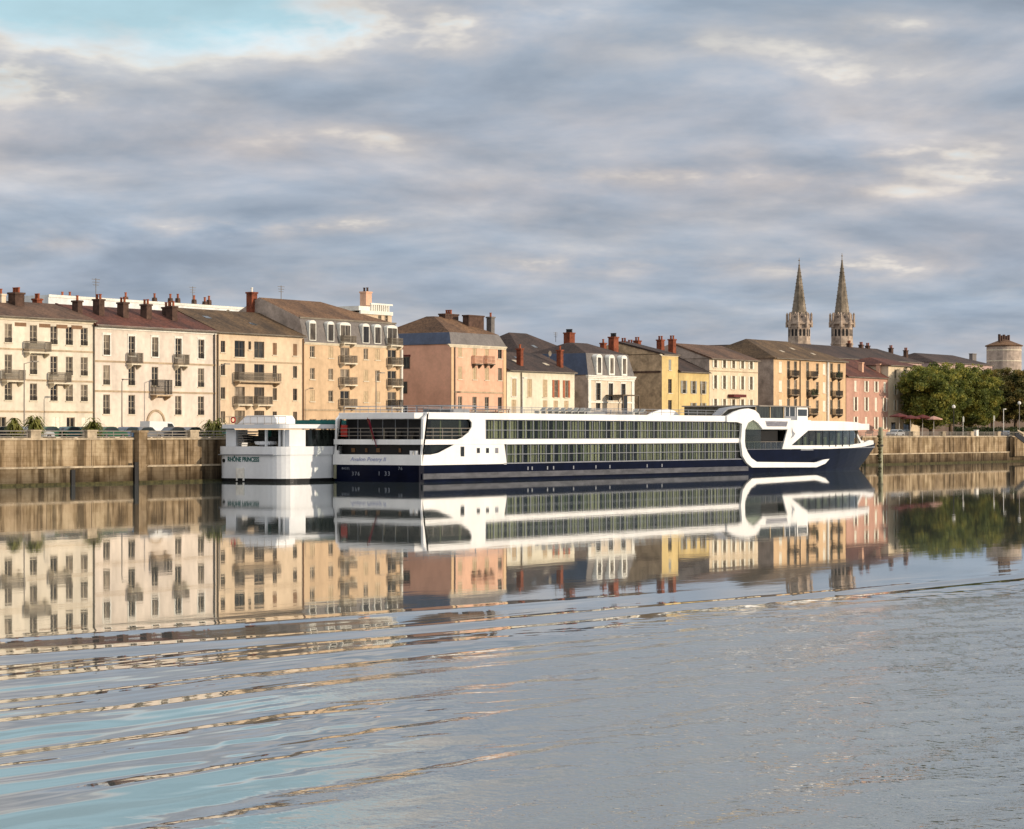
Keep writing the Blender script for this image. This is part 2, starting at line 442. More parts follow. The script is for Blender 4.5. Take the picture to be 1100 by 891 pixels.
    def balcony(s, px, pz, w, d=.9, h=1.0, mat='iron', slab='trim', plants=False):
        """pz: floor level"""
        key = ('b', round(w, 2), d, h, mat, slab)
        if key not in CACHE:
            mb = MB(); mb.box(-w / 2, -d, -.16, w / 2, .02, 0)
            for sg in (-1, 1):
                x = sg * (w / 2 - .25)
                mb.prism([(0, -.16), (0, -.7), (.12, -.7), (d - .1, -.28), (d - .1, -.16)], 0, .18)
                # turn the console so that it sticks out of the wall
                for i in range(len(mb.v) - 10, len(mb.v)):
                    a, b, c = mb.v[i]; mb.v[i] = (x + b - .09, .02 - a, c)
            CACHE[key] = mb.mesh('balcony', [slab])
            mb = MB(); n = int(w / .11)
            mb.box(-w / 2 + .02, -d + .02, h - .06, w / 2 - .02, -d + .08, h)
            mb.box(-w / 2 + .02, -d + .03, .08, w / 2 - .02, -d + .07, .13)
            mb.box(-w / 2 + .02, -d + .03, h * .55, w / 2 - .02, -d + .07, h * .55 + .05)
            for i in range(n + 1):
                x = -w / 2 + .04 + (w - .08) * i / n
                mb.box(x - .02, -d + .035, .13, x + .02, -d + .065, h - .06)
            for sg in (-1, 1):
                x = sg * (w / 2 - .05)
                mb.box(x - .03, -d + .08, h - .06, x + .03, -.02, h); mb.box(x - .02, -d + .08, .08, x + .02, -.02, .13)
                for i in range(1, 8):
                    y = -d + .08 + (d - .1) * i / 8
                    mb.box(x - .018, y - .018, .13, x + .018, y + .018, h - .06)
            CACHE[key + ('r',)] = mb.mesh('railing', [mat])
        o = obj('balcony', CACHE[key], s.root, (s.X(px), 0, pz))
        obj('railing', CACHE[key + ('r',)], o)
        return o
    def strip(s, name, za, zb, mat, out=.12, x0=0, x1=None, y1=.02):
        mb = MB(); mb.box(x0, -out, za, s.W if x1 is None else x1, y1, zb); return mb.build(name, mat, s.root)
    def cornice(s, mat='trim', h=.45, out=.35, wrap=0):
        mb = MB()
        for k, (a, o2) in enumerate(((0, .35), (.4, .7), (.72, 1.0))):
            mb.box(-wrap * o2, -out * o2, s.H - h + h * a, s.W, .02, s.H - h + h * (a + (.4 if k < 2 else .28)) - .002)
        return mb.build('cornice', mat, s.root)
    def roof(s, rings, mats, names):
        """rings: (left, front, right, back insets, z); one part per pair of rings"""
        W, D = s.W, s.D
        rect = lambda r: [(r[0], r[1], r[4]), (W - r[2], r[1], r[4]), (W - r[2], D - r[3], r[4]), (r[0], D - r[3], r[4])]
        out = []
        for i in range(len(rings) - 1):
            a, b = rect(rings[i]), rect(rings[i + 1]); mb = MB()
            for k in range(4):
                j = (k + 1) % 4
                vert = (k == 3 and abs(rings[i][0] - rings[i + 1][0]) < .3 and rings[i][4] < rings[i + 1][4]) or (k == 1 and abs(rings[i][2] - rings[i + 1][2]) < .3)
                q = [a[k], a[j], b[j], b[k]]
                if (Vector(b[k]) - Vector(b[j])).length < .01: q = q[:3]
                if (Vector(a[k]) - Vector(a[j])).length < .01: continue
                mb.poly(q, 1 if vert else 0)
            if i == 0: mb.poly(a[::-1], 0)
            if i == len(rings) - 2: mb.poly(b, 0)
            if i < len(names):
                out.append(mb.build(names[i], [mats[i], s.side], s.root))
        s.roofs = out
        return out
    def gable(s, pxr, pyr, mat, over=.45, hipl=0, hipr=0, yd=None, verge=True):
        """roof with its ridge along the facade; the ridge line passes photo point (pxr, pyr)"""
        yd = s.D / 2 if yd is None else yd
        zr = hz(pxr, pyr, s.Y + yd) - s.base
        th = .16
        W, D = s.W, s.D
        mb = MB()
        sl = (zr - s.H) / yd
        e0 = (-over, s.H - over * sl); e1 = (D + over, s.H - over * sl)
        xl0, xr0 = (-(over if hipl else 0.1)), W + (over if hipr else .1)
        a = [(xl0, e0[0], e0[1] + th), (xr0, e0[0], e0[1] + th), (W + .1 - hipr, yd, zr + th), (-.1 + hipl, yd, zr + th)]
        mb.poly(a)
        b = [(xr0, e1[0], e1[1] + th), (xl0, e1[0], e1[1] + th), (-.1 + hipl, yd, zr + th), (W + .1 - hipr, yd, zr + th)]
        mb.poly(b)
        mb.poly([(xl0, e1[0], e1[1] + th), (xl0, e0[0], e0[1] + th), (-.1 + hipl, yd, zr + th)], 0 if hipl else 1)
        mb.poly([(xr0, e0[0], e0[1] + th), (xr0, e1[0], e1[1] + th), (W + .1 - hipr, yd, zr + th)], 0 if hipr else 1)
        # eave edge and soffit
        mb.poly([(xl0, e0[0], e0[1]), (xr0, e0[0], e0[1]), (xr0, e0[0], e0[1] + th), (xl0, e0[0], e0[1] + th)])
        mb.poly([(xl0, e0[0], e0[1]), (xl0, .05, s.H + .03), (xr0, .05, s.H + .03), (xr0, e0[0], e0[1])], 0)
        o = mb.build('roof', [mat, s.side], s.root)
        if verge and not hipl:
            m2 = MB(); v0, v1 = Vector((-.1, e0[0], e0[1] + th)), Vector((-.1, yd, zr + th))
            m2.poly([v0 + Vector((-.12, 0, .1)), v1 + Vector((-.12, 0, .1)), v1 + Vector((.25, 0, .1)), v0 + Vector((.25, 0, .1))])
            m2.poly([v0 + Vector((-.12, 0, -.18)), v1 + Vector((-.12, 0, -.18)), v1 + Vector((-.12, 0, .1)), v0 + Vector((-.12, 0, .1))])
            m2.build('verge', mat, o)
        s.roofs = [o]; s.sl = sl; s.yd = yd; s.zr = zr
        g = MB(); g.bar((0, -over - .06, e0[1] + .04), (W, -over - .06, e0[1] + .04), .09, n=8)
        g.build('gutter', 'iron_light', o)
        return o
    def chimney(s, px, top, w, d, yd, mat='brick_dark', bottom=None, pots=2, potm='pot', cap=True, parent=None):
        """px, top: photo point of the top edge of the stack, standing yd behind the facade"""
        Y = s.Y + yd
        xc = sx(px, Y) - s.x0; zt = hz(px, top, Y) - s.base
        zb = (hz(px, bottom, Y) - s.base) if bottom else zt - 2.6
        mb = MB(); mb.box(-w / 2, -d / 2, zb - .8, w / 2, d / 2, zt - .22)
        if cap: mb.box(-w / 2 - .1, -d / 2 - .1, zt - .22, w / 2 + .1, d / 2 + .1, zt)
        else: mb.box(-w / 2 + .02, -d / 2 + .02, zt - .22, w / 2 - .02, d / 2 - .02, zt)
        for i in range(pots):
            y = (-d / 2 + d * (i + .5) / pots)
            mb.lathe(0, y, [(.17, zt), (.15, zt + .5), (.2, zt + .52), (.2, zt + .62), (.1, zt + .63)], 8, 1)
        return mb.build('chimney', [mat, potm], parent or s.roofs[-1], (xc, yd, 0))
    def antenna(s, px, top, bottom, yd):
        Y = s.Y + yd; xc = sx(px, Y) - s.x0; zt = hz(px, top, Y) - s.base; zb = hz(px, bottom, Y) - s.base
        mb = MB(); mb.bar((0, 0, zb - .6), (0, 0, zt), .05)
        for k in range(3): mb.bar((-.7 + .1 * k, 0, zt - .15 - .35 * k), (.7 - .1 * k, 0, zt - .15 - .35 * k), .03)
        mb.build('antenna', 'iron_light', s.roofs[-1], (xc, yd, 0))
    def pipe(s, px, z1=None, mat='iron', r=.09):
        mb = MB(); mb.bar((0, -.14, 0), (0, -.14, z1 or s.H - .4), r, n=8); mb.build('drainpipe', mat, s.root, (s.X(px), 0, 0))

def rows_of(b, ref, *spans): return [((b.Z(ref, a) + b.Z(ref, c)) / 2, b.Z(ref, c), abs(b.Z(ref, a) - b.Z(ref, c))) for a, c in spans]

# --- cream block at the far left
b = Bld('apartment_building', 'cream four-storey block with three iron balconies at the upstream end of the row', -48, 101, (50, 341.6), 13, 'cream')
r = rows_of(b, 9, (348, 368), (381, 401.5), (411.5, 430))
for px in (-36, -14, 9, 36, 58, 74.5, 90.5):
    for k, (zc, zb, h) in enumerate(r):
        b.window(px, zc, 1.15, h, grille=.24 if k != 1 or px not in (9, 58) else False, rows=3, closed=None)
g = b.Z(60, 459)
for px in (-30, 2, 60, 76, 92): b.window(px, 1.35, 1.35, 2.6, frame='frame', pane='pane', rows=2, sill=False, closed='shutter_white' if px in (60, 92) else None)
b.balcony(37.5, b.Z(36, 378.5), 3.6, 1.0, 1.25, 'iron_light'); b.balcony(11.5, b.Z(9, 409), 3.0, 1.0, 1.25, 'iron_light'); b.balcony(61.5, b.Z(58, 411.5), 3.0, 1.0, 1.25, 'iron_light')
b.finish_wall(); b.cornice('trim', .5, .45)
for py in (376.5, 409, 442.5): z = b.Z(50, py); b.strip('string_course', z - .1, z + .1, 'band', .07)
b.gable(50, 327.5, 'roof_brown', .55)
z = b.H - .95
for px in (-30, 22, 48, 66.5, 82.5):
    m = MB(); m.box(-.9, -.03, -.22, .9, .03, .22); m.build('vent', 'shutter_brown', b.root, (b.X(px), 0, z))
b.pipe(100.4, mat='iron_light')
b.chimney(17.5, 314.5, 1.5, 1.2, 5.0, 'brick_dark', 330, 3); b.chimney(83, 323, .8, 1.0, 3.5, 'brick_dark', 335, 1)
b.chimney(1, 316, .7, 1, 6, 'stone_pale', 327, 1); b.chimney(40, 321, .9, .8, 7, 'brick', 327, 2)

# --- cream pink block
b = Bld('apartment_building', 'cream block with arched doorway under a dark carved balcony and pale window surrounds', 101, 232, (165, 352.2), 13, 'cream_pink')
r = rows_of(b, 114.5, (360, 381.5), (392.5, 413.5), (424, 445))
for px in (114.5, 141.5, 166.5, 191.5, 216):
    for k, (zc, zb, h) in enumerate(r):
        if k == 2 and px == 166.5: continue
        b.window(px, zc, 1.15, h, grille=.24 if (k, px) not in ((0, 141.5), (0, 191.5), (1, 166.5)) else False, sur='trim_white' if k == 0 else None)
for px in (141.5, 191.5): b.balcony(px + .8, b.Z(px, 391 if px < 150 else 392.5), 2.1, .9, 1.35, 'iron_light')
b.balcony(170, b.Z(170, 424.5), 2.9, 1.1, 1.9, 'iron', 'rubble')
b.finish_wall(); b.cornice('trim_white', .5, .45)
for py in (389.5, 421): z = b.Z(150, py); b.strip('string_course', z - .12, z + .1, 'band', .08)
# arched carriage door
xa, z0 = b.X(167), 0
m = MB(); w, hh = 1.35, 2.1
arc = [(xa - w, 0), (xa + w, 0), (xa + w, hh)] + [(xa + w * math.cos(t), hh + w * math.sin(t)) for t in [math.pi * i / 12 for i in range(1, 12)]] + [(xa - w, hh)]
m.prism(arc, -.06, .03); d = m.build('carriage_door', 'cream_pink', b.root)
m = MB()
for i in range(12):
    t0, t1 = math.pi * i / 12, math.pi * (i + 1) / 12
    m.prism([(xa + q * math.cos(t), hh + q * math.sin(t)) for q, t in ((w, t0), (w + .28, t0), (w + .28, t1), (w, t1))], -.16, .02)
m.box(xa - w - .28, -.16, 0, xa - w, .02, hh); m.box(xa + w, -.16, 0, xa + w + .28, .02, hh)
m.build('arch', 'band', d)
b.gable(150, 333.5, 'roof_red', .55)
b.pipe(229.5, mat='iron'); 
for px, top, bt, yd in ((106, 321.5, 334, 3.5), (132, 325, 340, 3.2), (157, 327, 341, 3.2), (184.5, 329, 344, 3.2), (180, 330, 342, 4.6)): b.chimney(px, top, .95, 1.1, yd, 'brick_dark', bt, 2)
b.antenna(103, 299, 318, 4.0)

# --- peach block with wide windows
b = Bld('apartment_building', 'peach block with one long mid-height balcony and paired wide windows', 232.2, 326, (280, 358.6), 13, 'peach')
z1 = b.Z(258, 375); z2 = b.Z(258, 399.5); z3 = b.Z(258, 424.5); z4 = b.Z(258, 450)
for k, zc in enumerate((z1, z2, z3, z4)):
    for px in (257.5, 278.5): b.window(px, zc, 2.0, 2.15, 'frame_dark', 'pane' if k else 'pane_dark', rows=2)
    for px, h in ((239.5, 1.5), (295.2, 1.6), (317, 1.6)): b.window(px, zc + .2, .85, h, 'frame_dark', 'pane', rows=2, closed='shutter_brown' if k == 0 and px != 239.5 else None)
b.window(268.3, z1 + .5, .55, 1.1, 'frame_dark', 'pane_dark', rows=1)
m = b.balcony(273.5, z2 - 1.25, 8.4, 1.1, 1.15, 'iron_light', 'band')
b.balcony(258.5, z3 - 1.25, 2.9, .9, 1.1, 'iron_light', 'trim'); b.balcony(280, z3 - 1.25, 3.0, .9, 1.1, 'iron_light', 'trim')
b.finish_wall(); b.cornice('trim', .3, .35)
z = b.Z(280, 389); b.strip('string_course', z - .1, z + .1, 'band', .06)
b.gable(215, 333.5, 'roof_moss', .5, yd=8)
b.pipe(233.4, mat='frame_dark'); b.pipe(325.2, mat='shutter_brown')

def skylights(b, items):
    for fx, fy in items:
        y = b.yd * fy; z = b.H + b.sl * y + .2; w, l = .55, .8
        m = MB(); m.poly([(-w, y, z), (w, y, z), (w, y + l, z + l * b.sl), (-w, y + l, z + l * b.sl)])
        m.poly([(-w, y, z - .12), (w, y, z - .12), (w, y, z), (-w, y, z)])
        m.build('skylight', 'car_glass' if (fx * 10) % 2 < 1 else 'frame', b.roofs[0], (b.W * fx, 0, 0))
def dish(b, px, top, yd):
    Y = b.Y + yd; xc = sx(px, Y) - b.x0; z = hz(px, top, Y) - b.base; m = MB()
    m.bar((0, 0, z - 1.6), (0, 0, z - .3), .04)
    m.lathe(0, 0, [(.05, 0), (.3, .06), (.45, .16), (.42, .17), (.02, .06)], 12)
    k = len(m.v) - 60
    for i in range(k, len(m.v)): x, y, zz = m.v[i]; m.v[i] = (x, -zz, z - .3 + y)
    m.build('satellite_dish', 'iron_light', b.roofs[-1], (xc, yd, 0))
skylights(b, [(.62, .35), (.2, .55)])
dish(b, 244, 334, 7.6)
# --- tall peach block with slate mansard
b = Bld('apartment_building', 'tallest peach block of the row, grey mansard with white arched dormers and stacked balconies', 326.3, 431.5, (380, 370.3), 15, 'ochre_peach', side='grey_side')
zs = [(b.Z(393, c)) for c in (380.5, 403.5, 426.5)]
for k, zc in enumerate(zs):
    for px in (335.5, 355.3, 393, 405.5): b.window(px, zc, 1.0, 1.55, 'frame', 'pane', rows=2, closed='shutter_tan' if R.random() < .3 else None)
    for px in (370.5, 421): b.window(px, zc - .3, 2.0, 2.15, 'frame', 'pane', rows=2, sill=False); b.balcony(px + .8, zc - 1.4, 2.9 if px < 400 else 2.6, 1.0, 1.05, 'iron_light' if k != 2 or px < 400 else 'iron', 'trim')
for px in (336, 348, 356, 366, 393, 405, 421): b.window(px, 1.7, 1.4, 2.0, 'frame', 'pane', rows=2, sill=False)
b.finish_wall(); b.cornice('trim', .3, .25)
z = b.Z(380, 441); b.strip('string_course', z - .12, z + .12, 'band', .1)
zm = b.Z(380, 344.6); yr = 8.0; zr = hz(280, 319.8, b.Y + yr) - b.base
rf = b.roof([(0, -.05, 0, 0, b.H), (0, .75, .55, .75, zm), (0, yr, 8.5, b.D - yr - .02, zr)], ['slate', 'roof_warm'], ['mansard', 'roof'])
m = MB(); m.box(-.08, .6, zm - .1, b.W - .4, .8, zm + .12); m.build('gutter', 'iron_light', rf[1])
for px, dw in ((335.6, 1.15), (355, 1.15), (370.6, 2.1), (392.8, 1.25), (405.5, 1.25), (421, 2.1)):
    xc, z0, z1 = b.X(px), b.Z(px, 367.5), b.Z(px, 346.5)
    z0 = b.H + .25; z1 = b.H + (zm - b.H) * .88
    w = dw / 2; m = MB()
    arcp = [(-w - .14, z0), (w + .14, z0), (w + .14, z1 - .25)] + [((w + .14) * math.cos(t), z1 - .25 + .34 * math.sin(t)) for t in [math.pi * i / 8 for i in range(1, 8)]] + [(-w - .14, z1 - .25)]
    m.prism(arcp, -.08, 1.0, 0); 
    o = m.build('dormer', ['trim_white'], rf[0], (xc, 0, 0))
    m = MB()
    for a, c in (((-w, -.03), (.03, w)) if dw > 2 else ((-w, w),)): m.box(a, -.1, z0 + .1, c, -.075, z1 - .35)
    p = m.build('pane', ['pane'], o)
for px in (370.6, 421): b.balcony(px + .5, b.H + .15, 2.8, .9, 1.0, 'iron_light', 'trim')
b.chimney(270.5, 314, 1.15, 1.0, 9.3, 'brick', 342, 1, 'trim_white'); b.pipe(430.5, mat='trim_white', r=.22)
b.antenna(302, 307, 322, 8)

# --- long white block behind and peach stair tower
b = Bld('apartment_building', 'long white flat-topped block showing as a pale line behind the brown roofs', 52, 268, (160, 324), 10, 'white_wall', Y=52)
b.finish_wall(); o = b.strip('parapet', b.H - .3, b.H + .05, 'trim_white', .1); b.roofs = [o]
for px, py in ((46, 315), (67, 318.5), (75, 318.5), (135, 319), (166, 320), (183, 320.5), (191, 320.5), (208.5, 322), (220, 324), (224.5, 322.5)):
    if px > 54: b.chimney(px, py, .55, .55, 3, 'brick_dark', py + 4, 1, cap=False, parent=o)
b.antenna(207, 308, 324, 4)
b = Bld('stair_tower', 'peach tower with white balustrade and square chimney rising behind the mansard block', 386, 421, (405, 337), 7, 'peach', Y=42)
for px, c in ((408, 344), (415, 344)): b.window(px, b.Z(px, c), .8, 1.4, 'frame', 'pane')
b.finish_wall(); o = b.strip('parapet', b.H - .2, b.H + .35, 'trim_white', .25)
m = MB()
for i in range(9): m.box(b.W * (.35 + .065 * i), -.15, b.H + .35, b.W * (.35 + .065 * i) + .25, .1, b.H + 1.3)
m.box(b.W * .33, -.2, b.H + 1.3, b.W, .12, b.H + 1.55); m.build('balustrade', 'trim_white', b.root)
m = MB(); m.box(0, .1, b.H + .3, b.W * .9, 6, b.H + 1.0); o = m.build('roof', 'trim_white', b.root); b.roofs = [o]
b.chimney(393, 313.5, 1.4, 1.2, 2, 'salmon', 331, 2, 'brick_dark')

# --- salmon house with mansard
b = Bld('town_house', 'salmon corner house with a wide blind side wall, slate mansard and three broad chimneys', 484.3, 543.3, (512, 371.3), 15, 'salmon', side='salmon_shaded_side')
r = rows_of(b, 494, (371, 383.5), (394, 407.5), (426, 441))
for k, (zc, zb, h) in enumerate(r):
    for i, px in enumerate((494.2, 509.8, 523, 537)):
        b.window(px, zc, 1.05, h, 'frame' if i < 3 else 'frame_dark', 'pane_dark' if (k == 2 and i == 2) else 'pane', rows=2, closed='shutter_tan' if (i < 3 and k < 2) else None)
for px in (511, 524): b.balcony(px, b.Z(px, 391), 2.0, .7, 1.2, 'salmon', 'frame_dark')
b.finish_wall(); b.cornice('trim', .45, .3, 1)
z = b.Z(512, 421.5); b.strip('string_course', z - .15, z + .1, 'band', .08)
b.strip('quoin', 0, b.H - .5, 'apricot', .1, 0, .6); b.strip('quoin', 0, b.H - .5, 'apricot', .1, b.W - .75, b.W); b.pipe(488, mat='iron_light')
zm = b.Z(512, 358.2); zr = hz(474, 341, b.Y + 7.5) - b.base
rf = b.roof([(-.1, -.1, -.1, 0, b.H), (.7, .8, .7, .8, zm), (4.6, 6.6, 5.5, 7.0, zr)], ['slate_shaded', 'roof_warm'], ['mansard', 'roof'])
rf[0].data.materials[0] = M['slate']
# overlay on the mansard's side slope: its shade put into a bluer slate colour
m = MB(); m.poly([(-.12, 14.9, b.H + .06), (-.12, -.1, b.H + .06), (.67, .8, zm - .03), (.67, 14.1, zm - .03)]); m.build('shaded_slope', 'slate_shaded', rf[0])
b.chimney(482, 337.5, 3.4, 1.2, 6.5, 'brick_dark', 350, 3); b.chimney(508.5, 339, 4.0, 1.1, 4.0, 'brick_dark', 352, 0); b.chimney(527, 340.5, .9, .9, 3.0, 'slate', 353, 1)
for py0, px in ((376, 440.5), (402, 436)):
    Yw = 25.0
m = MB()
for i, (yy, zz, w2, h2) in enumerate(((8.2, 11.3, 1.2, 1.8), (8.6, 7.6, 1.0, 1.8), (8.6, 4.0, 1.0, 1.8))):
    o = MB().box(-.06, yy - w2 / 2, zz - h2 / 2, .02, yy + w2 / 2, zz + h2 / 2).build('window', 'frame_dark', b.root)
    MB().box(-.075, yy - w2 / 2 + .1, zz - h2 / 2 + .1, -.055, yy + w2 / 2 - .1, zz + h2 / 2 - .1).build('pane', 'pane_dark', o)
MB().box(-.09, 7.5, 12.25, .02, 8.9, 12.5).build('awning', 'awning', b.root)

# --- low cream house
b = Bld('town_house', 'low pale cream house with tan louvred shutters and two slim red chimneys', 544.5, 617.2, (580, 398.6), 13, 'pale_cream', side='stone_pale')
r = rows_of(b, 569, (407.5, 426.5), (430, 444))
for k, (zc, zb, h) in enumerate(r):
    for i, px in enumerate((552, 569, 585.5, 597, 608.3)):
        if i == 1 and k == 1: b.window(569, 1.7, 1.5, 3.3, 'frame_dark', 'pane_dark', rows=1, sill=False); continue
        if k == 0 and i > 2: b.window(px, zc, .95, h, 'frame', 'pane', shut='shutter_rust')
        else: b.window(px, zc, 1.25, h, 'frame', 'pane', closed='shutter_tan', sur='trim_white' if i == 0 and k == 0 else None)
b.finish_wall(); b.cornice('trim_white', .35, .3); b.gable(575, 381, 'roof_dark', .5); b.pipe(559.5, mat='iron_light')
skylights(b, [(.35, .4), (.48, .6), (.75, .3)]); dish(b, 590, 378, 6.2); b.chimney(558.5, 374.5, .75, .8, 1.6, 'brick', 395, 1); b.chimney(601.5, 376, .75, .8, 1.6, 'brick', 397, 1)
b = Bld('town_house', 'wide house behind the low cream one, dark hipped roof around one fat brick chimney', 566, 652, (600, 391), 20, 'stone_pale', Y=46)
b.finish_wall(); b.gable(607, 362, 'roof_dark', .4, hipl=9, hipr=11)
b.chimney(611.5, 357.5, 1.7, 1.3, 6.0, 'brick', 377, 4, 'iron')
b.antenna(597, 357, 364, 9); skylights(b, [(.4, .5), (.62, .35)])

# --- ornate mansion
b = Bld('mansion', 'ornate pale stone mansion with three white dormers in a slate mansard', 631.5, 681, (656, 404), 13, 'stone_pale', side='grey_side')
zc, zb, h = rows_of(b, 656, (412, 430.5))[0]
for px in (642.6, 656, 669.5): b.window(px, zc, 1.35, h, 'frame_dark', 'pane_dark', sur='trim_white', rows=3)
for px in (642.6, 669.8): b.window(px, b.Z(px, 437.2), 1.3, 1.2, 'frame_dark', 'pane_dark', sill=False, rows=1)
b.window(656, 1.6, 1.8, 3.0, 'frame', 'pane_dark', sill=False)
b.finish_wall(); b.cornice('trim_white', .8, .5, .6)
z = b.Z(656, 432.5); b.strip('string_course', z - .12, z + .12, 'trim_white', .15)
for px in (642.6, 656, 669.5):
    m = MB(); w = .9; zt = b.Z(px, 407)
    m.prism([(w * math.cos(t), zt + .38 * math.sin(t)) for t in [2 * math.pi * i / 16 for i in range(16)]], -.14, .02); m.build('cartouche', 'band', b.root, (b.X(px), 0, 0))
b.strip('quoin', 0, b.H - .8, 'trim_white', .12, 0, .8); b.strip('quoin', 0, b.H - .8, 'trim_white', .12, b.W - .8, b.W)
m = MB(); x0, x1 = b.X(650.5), b.X(668); zz = b.Z(660, 424.5)
m.box(x0, -3.4, zz - .18, x1, -.06, zz); m.box(x0, -3.4, .2, x0 + .2, -3.2, zz - .18); m.box(x1 - .2, -3.4, .2, x1, -3.2, zz - .18)
o = m.build('porch', 'frame_dark', b.root); MB().box(x0 + .22, -3.3, .2, x0 + 1.4, -3.25, zz - .2).build('pane', 'pane_dark', o)
MB().prism([(x0 + 1.5, 1.6), (x1 - .4, 1.0), (x1 - .4, 2.2), (x0 + 2.6, 2.8)], -3.3, -3.1).build('canopy', 'awning', o)
zm = b.Z(656, 380.3)
rf = b.roof([(-.1, -.1, -.1, 0, b.H), (.6, .8, .6, .8, zm), (4.5, 6.0, 5, 6.0, zm + 1.9)], ['slate', 'roof_dark'], ['mansard', 'roof'])
m = MB(); m.poly([(-.12, 12.9, b.H + .06), (-.12, -.1, b.H + .06), (.57, .8, zm - .03), (.57, 12.1, zm - .03)]); m.build('shaded_slope', 'slate_shaded', rf[0])  # side overlay coloured darker and bluer for the slope's shade
for px in (642.6, 656, 669.5):
    m = MB(); z0, z1 = b.H + .1, zm - .15; w = .85
    m.prism([(-w, z0), (w, z0), (w, z1 - .5)] + [(w * math.cos(t), z1 - .5 + .5 * math.sin(t)) for t in [math.pi * i / 8 for i in range(1, 8)]] + [(-w, z1 - .5)], -.25, 1.1)
    o = m.build('dormer', 'trim_white', rf[0], (b.X(px), 0, 0)); MB().box(-.5, -.27, z0 + .3, .5, -.24, z1 - .55).build('pane', 'pane', o)
b.chimney(659, 362, 1.5, 1.1, 6, 'brick', 378, 3, 'iron'); b.chimney(648, 368.5, .8, .8, 6.5, 'brick', 378, 1)

# --- blind stone side wall and narrow yellow tower house
b = Bld('tower_house', 'narrow yellow tower house with a blind rubble side wall', 711, 728.6, (720, 381.2), 16, 'yellow', side='rubble')
r = rows_of(b, 720, (386.5, 398), (407.5, 422.5), (430, 446))
for k, (zc, zb, h) in enumerate(r): b.window(719.7, zc, .85 if k == 0 else 1.2, h, 'frame_dark', 'pane', closed='shutter_grey' if k == 0 else None)
b.finish_wall(); b.cornice('trim', .3, .25, 1)
b.gable(700, 370.5, 'roof_dark', .35, yd=9)
MB().box(-.1, .2, b.Z(711, 399.5) - .15, .02, 15.9, b.Z(711, 399.5) + .15).build('string_course', 'brick_dark', b.root)
for px, top, yd in ((722, 364.5, 2.0), (709.5, 365, 5.5), (684.5, 366, 13), (670, 367, 15.5), (677, 369, 14.5)): b.chimney(px, top, 1.0, 1.0, yd, 'brick', top + 14, 2)

# --- low yellow house
b = Bld('town_house', 'low bright yellow house with grey arched shutters under one dark sloping roof', 729, 761.6, (745, 399.6), 12, 'yellow')
r = rows_of(b, 745, (409.5, 423), (433, 446))
for k, (zc, zb, h) in enumerate(r):
    for i, px in enumerate((734.5, 745, 755.3)):
        if k == 1 and i == 0: b.window(732.5, 1.4, 1.3, 2.7, 'frame_dark', 'pane_dark', sill=False); continue
        b.window(px, zc, 1.0, h, 'frame', 'pane', shut='shutter_grey', grille=.3 if k == 0 else False)
b.finish_wall(); b.cornice('trim', .3, .3)
b.gable(733, 380.5, 'roof_dark', .4, yd=8)

# --- cream tall house
b = Bld('town_house', 'tall rose-cream house with five columns of white shutters and a small red awning', 762, 814.3, (788, 386.2), 15, 'rose_cream', side='grey_side')
r = rows_of(b, 788, (388, 396), (404, 418.5), (429, 440))
for k, (zc, zb, h) in enumerate(r):
    for px in (768.2, 777.8, 787.6, 797.2, 806.6): b.window(px, zc, 1.0, h, 'frame', 'pane', shut='shutter_white', rows=2, sur=None)
b.finish_wall(); b.cornice('trim', .25, .25); b.gable(745, 371, 'roof_brown', .5)
o = MB().prism([(b.X(782), b.Z(788, 427)), (b.X(795.5), b.Z(788, 427)), (b.X(795.5), b.Z(788, 424)), (b.X(782), b.Z(788, 424))], -1.2, -.02).build('awning', 'awning', b.root)
z = b.Z(788, 399.5); b.strip('string_course', z - .08, z + .08, 'band', .06)

# --- apricot block
b = Bld('apartment_building', 'apricot block with three stacks of planted balconies under a low hipped roof', 831, 908.5, (868, 386), 17, 'apricot', side='grey_side')
r = rows_of(b, 868, (389, 403), (409, 423), (429, 443))
for k, (zc, zb, h) in enumerate(r):
    for px in (847, 854.5, 867.5, 893.2, 901.2): b.window(px, zc - .2, 1.15, h + .4, 'frame', 'pane_dark' if px != 854.5 else 'pane', rows=2, sill=False)
    for px in (838.5, 878, 885.5): b.window(px, zc, 1.1, h * .85, 'frame', 'pane', closed='shutter_white' if px != 878 else None, shut=None)
    for px, w in ((850, 2.9), (870.5, 2.9), (897.2, 3.0)): b.balcony(px, zc - h / 2 - .35, w, .95, 1.05, 'iron', 'frame_dark')
b.finish_wall(); b.cornice('trim', .25, .3); b.pipe(859, mat='iron'); b.pipe(888.5, mat='trim_white', r=.3)
b.gable(845, 368, 'roof_moss', .6, hipl=5, hipr=8)
skylights(b, [(.3, .3), (.55, .5), (.7, .25)])
for k in (0, 1):
    zc, zb, h = r[k]
    m = MB()
    for i in range(90):
        x, y, z = R.uniform(-1.2, 1.2), -.95 + R.uniform(-.15, .15), R.uniform(.1, 1.2); q = .12
        m.poly([(x - q, y, z - q), (x + q, y + R.uniform(-.1, .1), z - q * R.random()), (x + q * R.random(), y, z + q), (x - q, y + R.uniform(-.1, .1), z + q)])
    m.build('planter_foliage', 'leaf_dark', b.root, (b.X(870.5 if k else 897), 0, zc - h / 2 - .35))

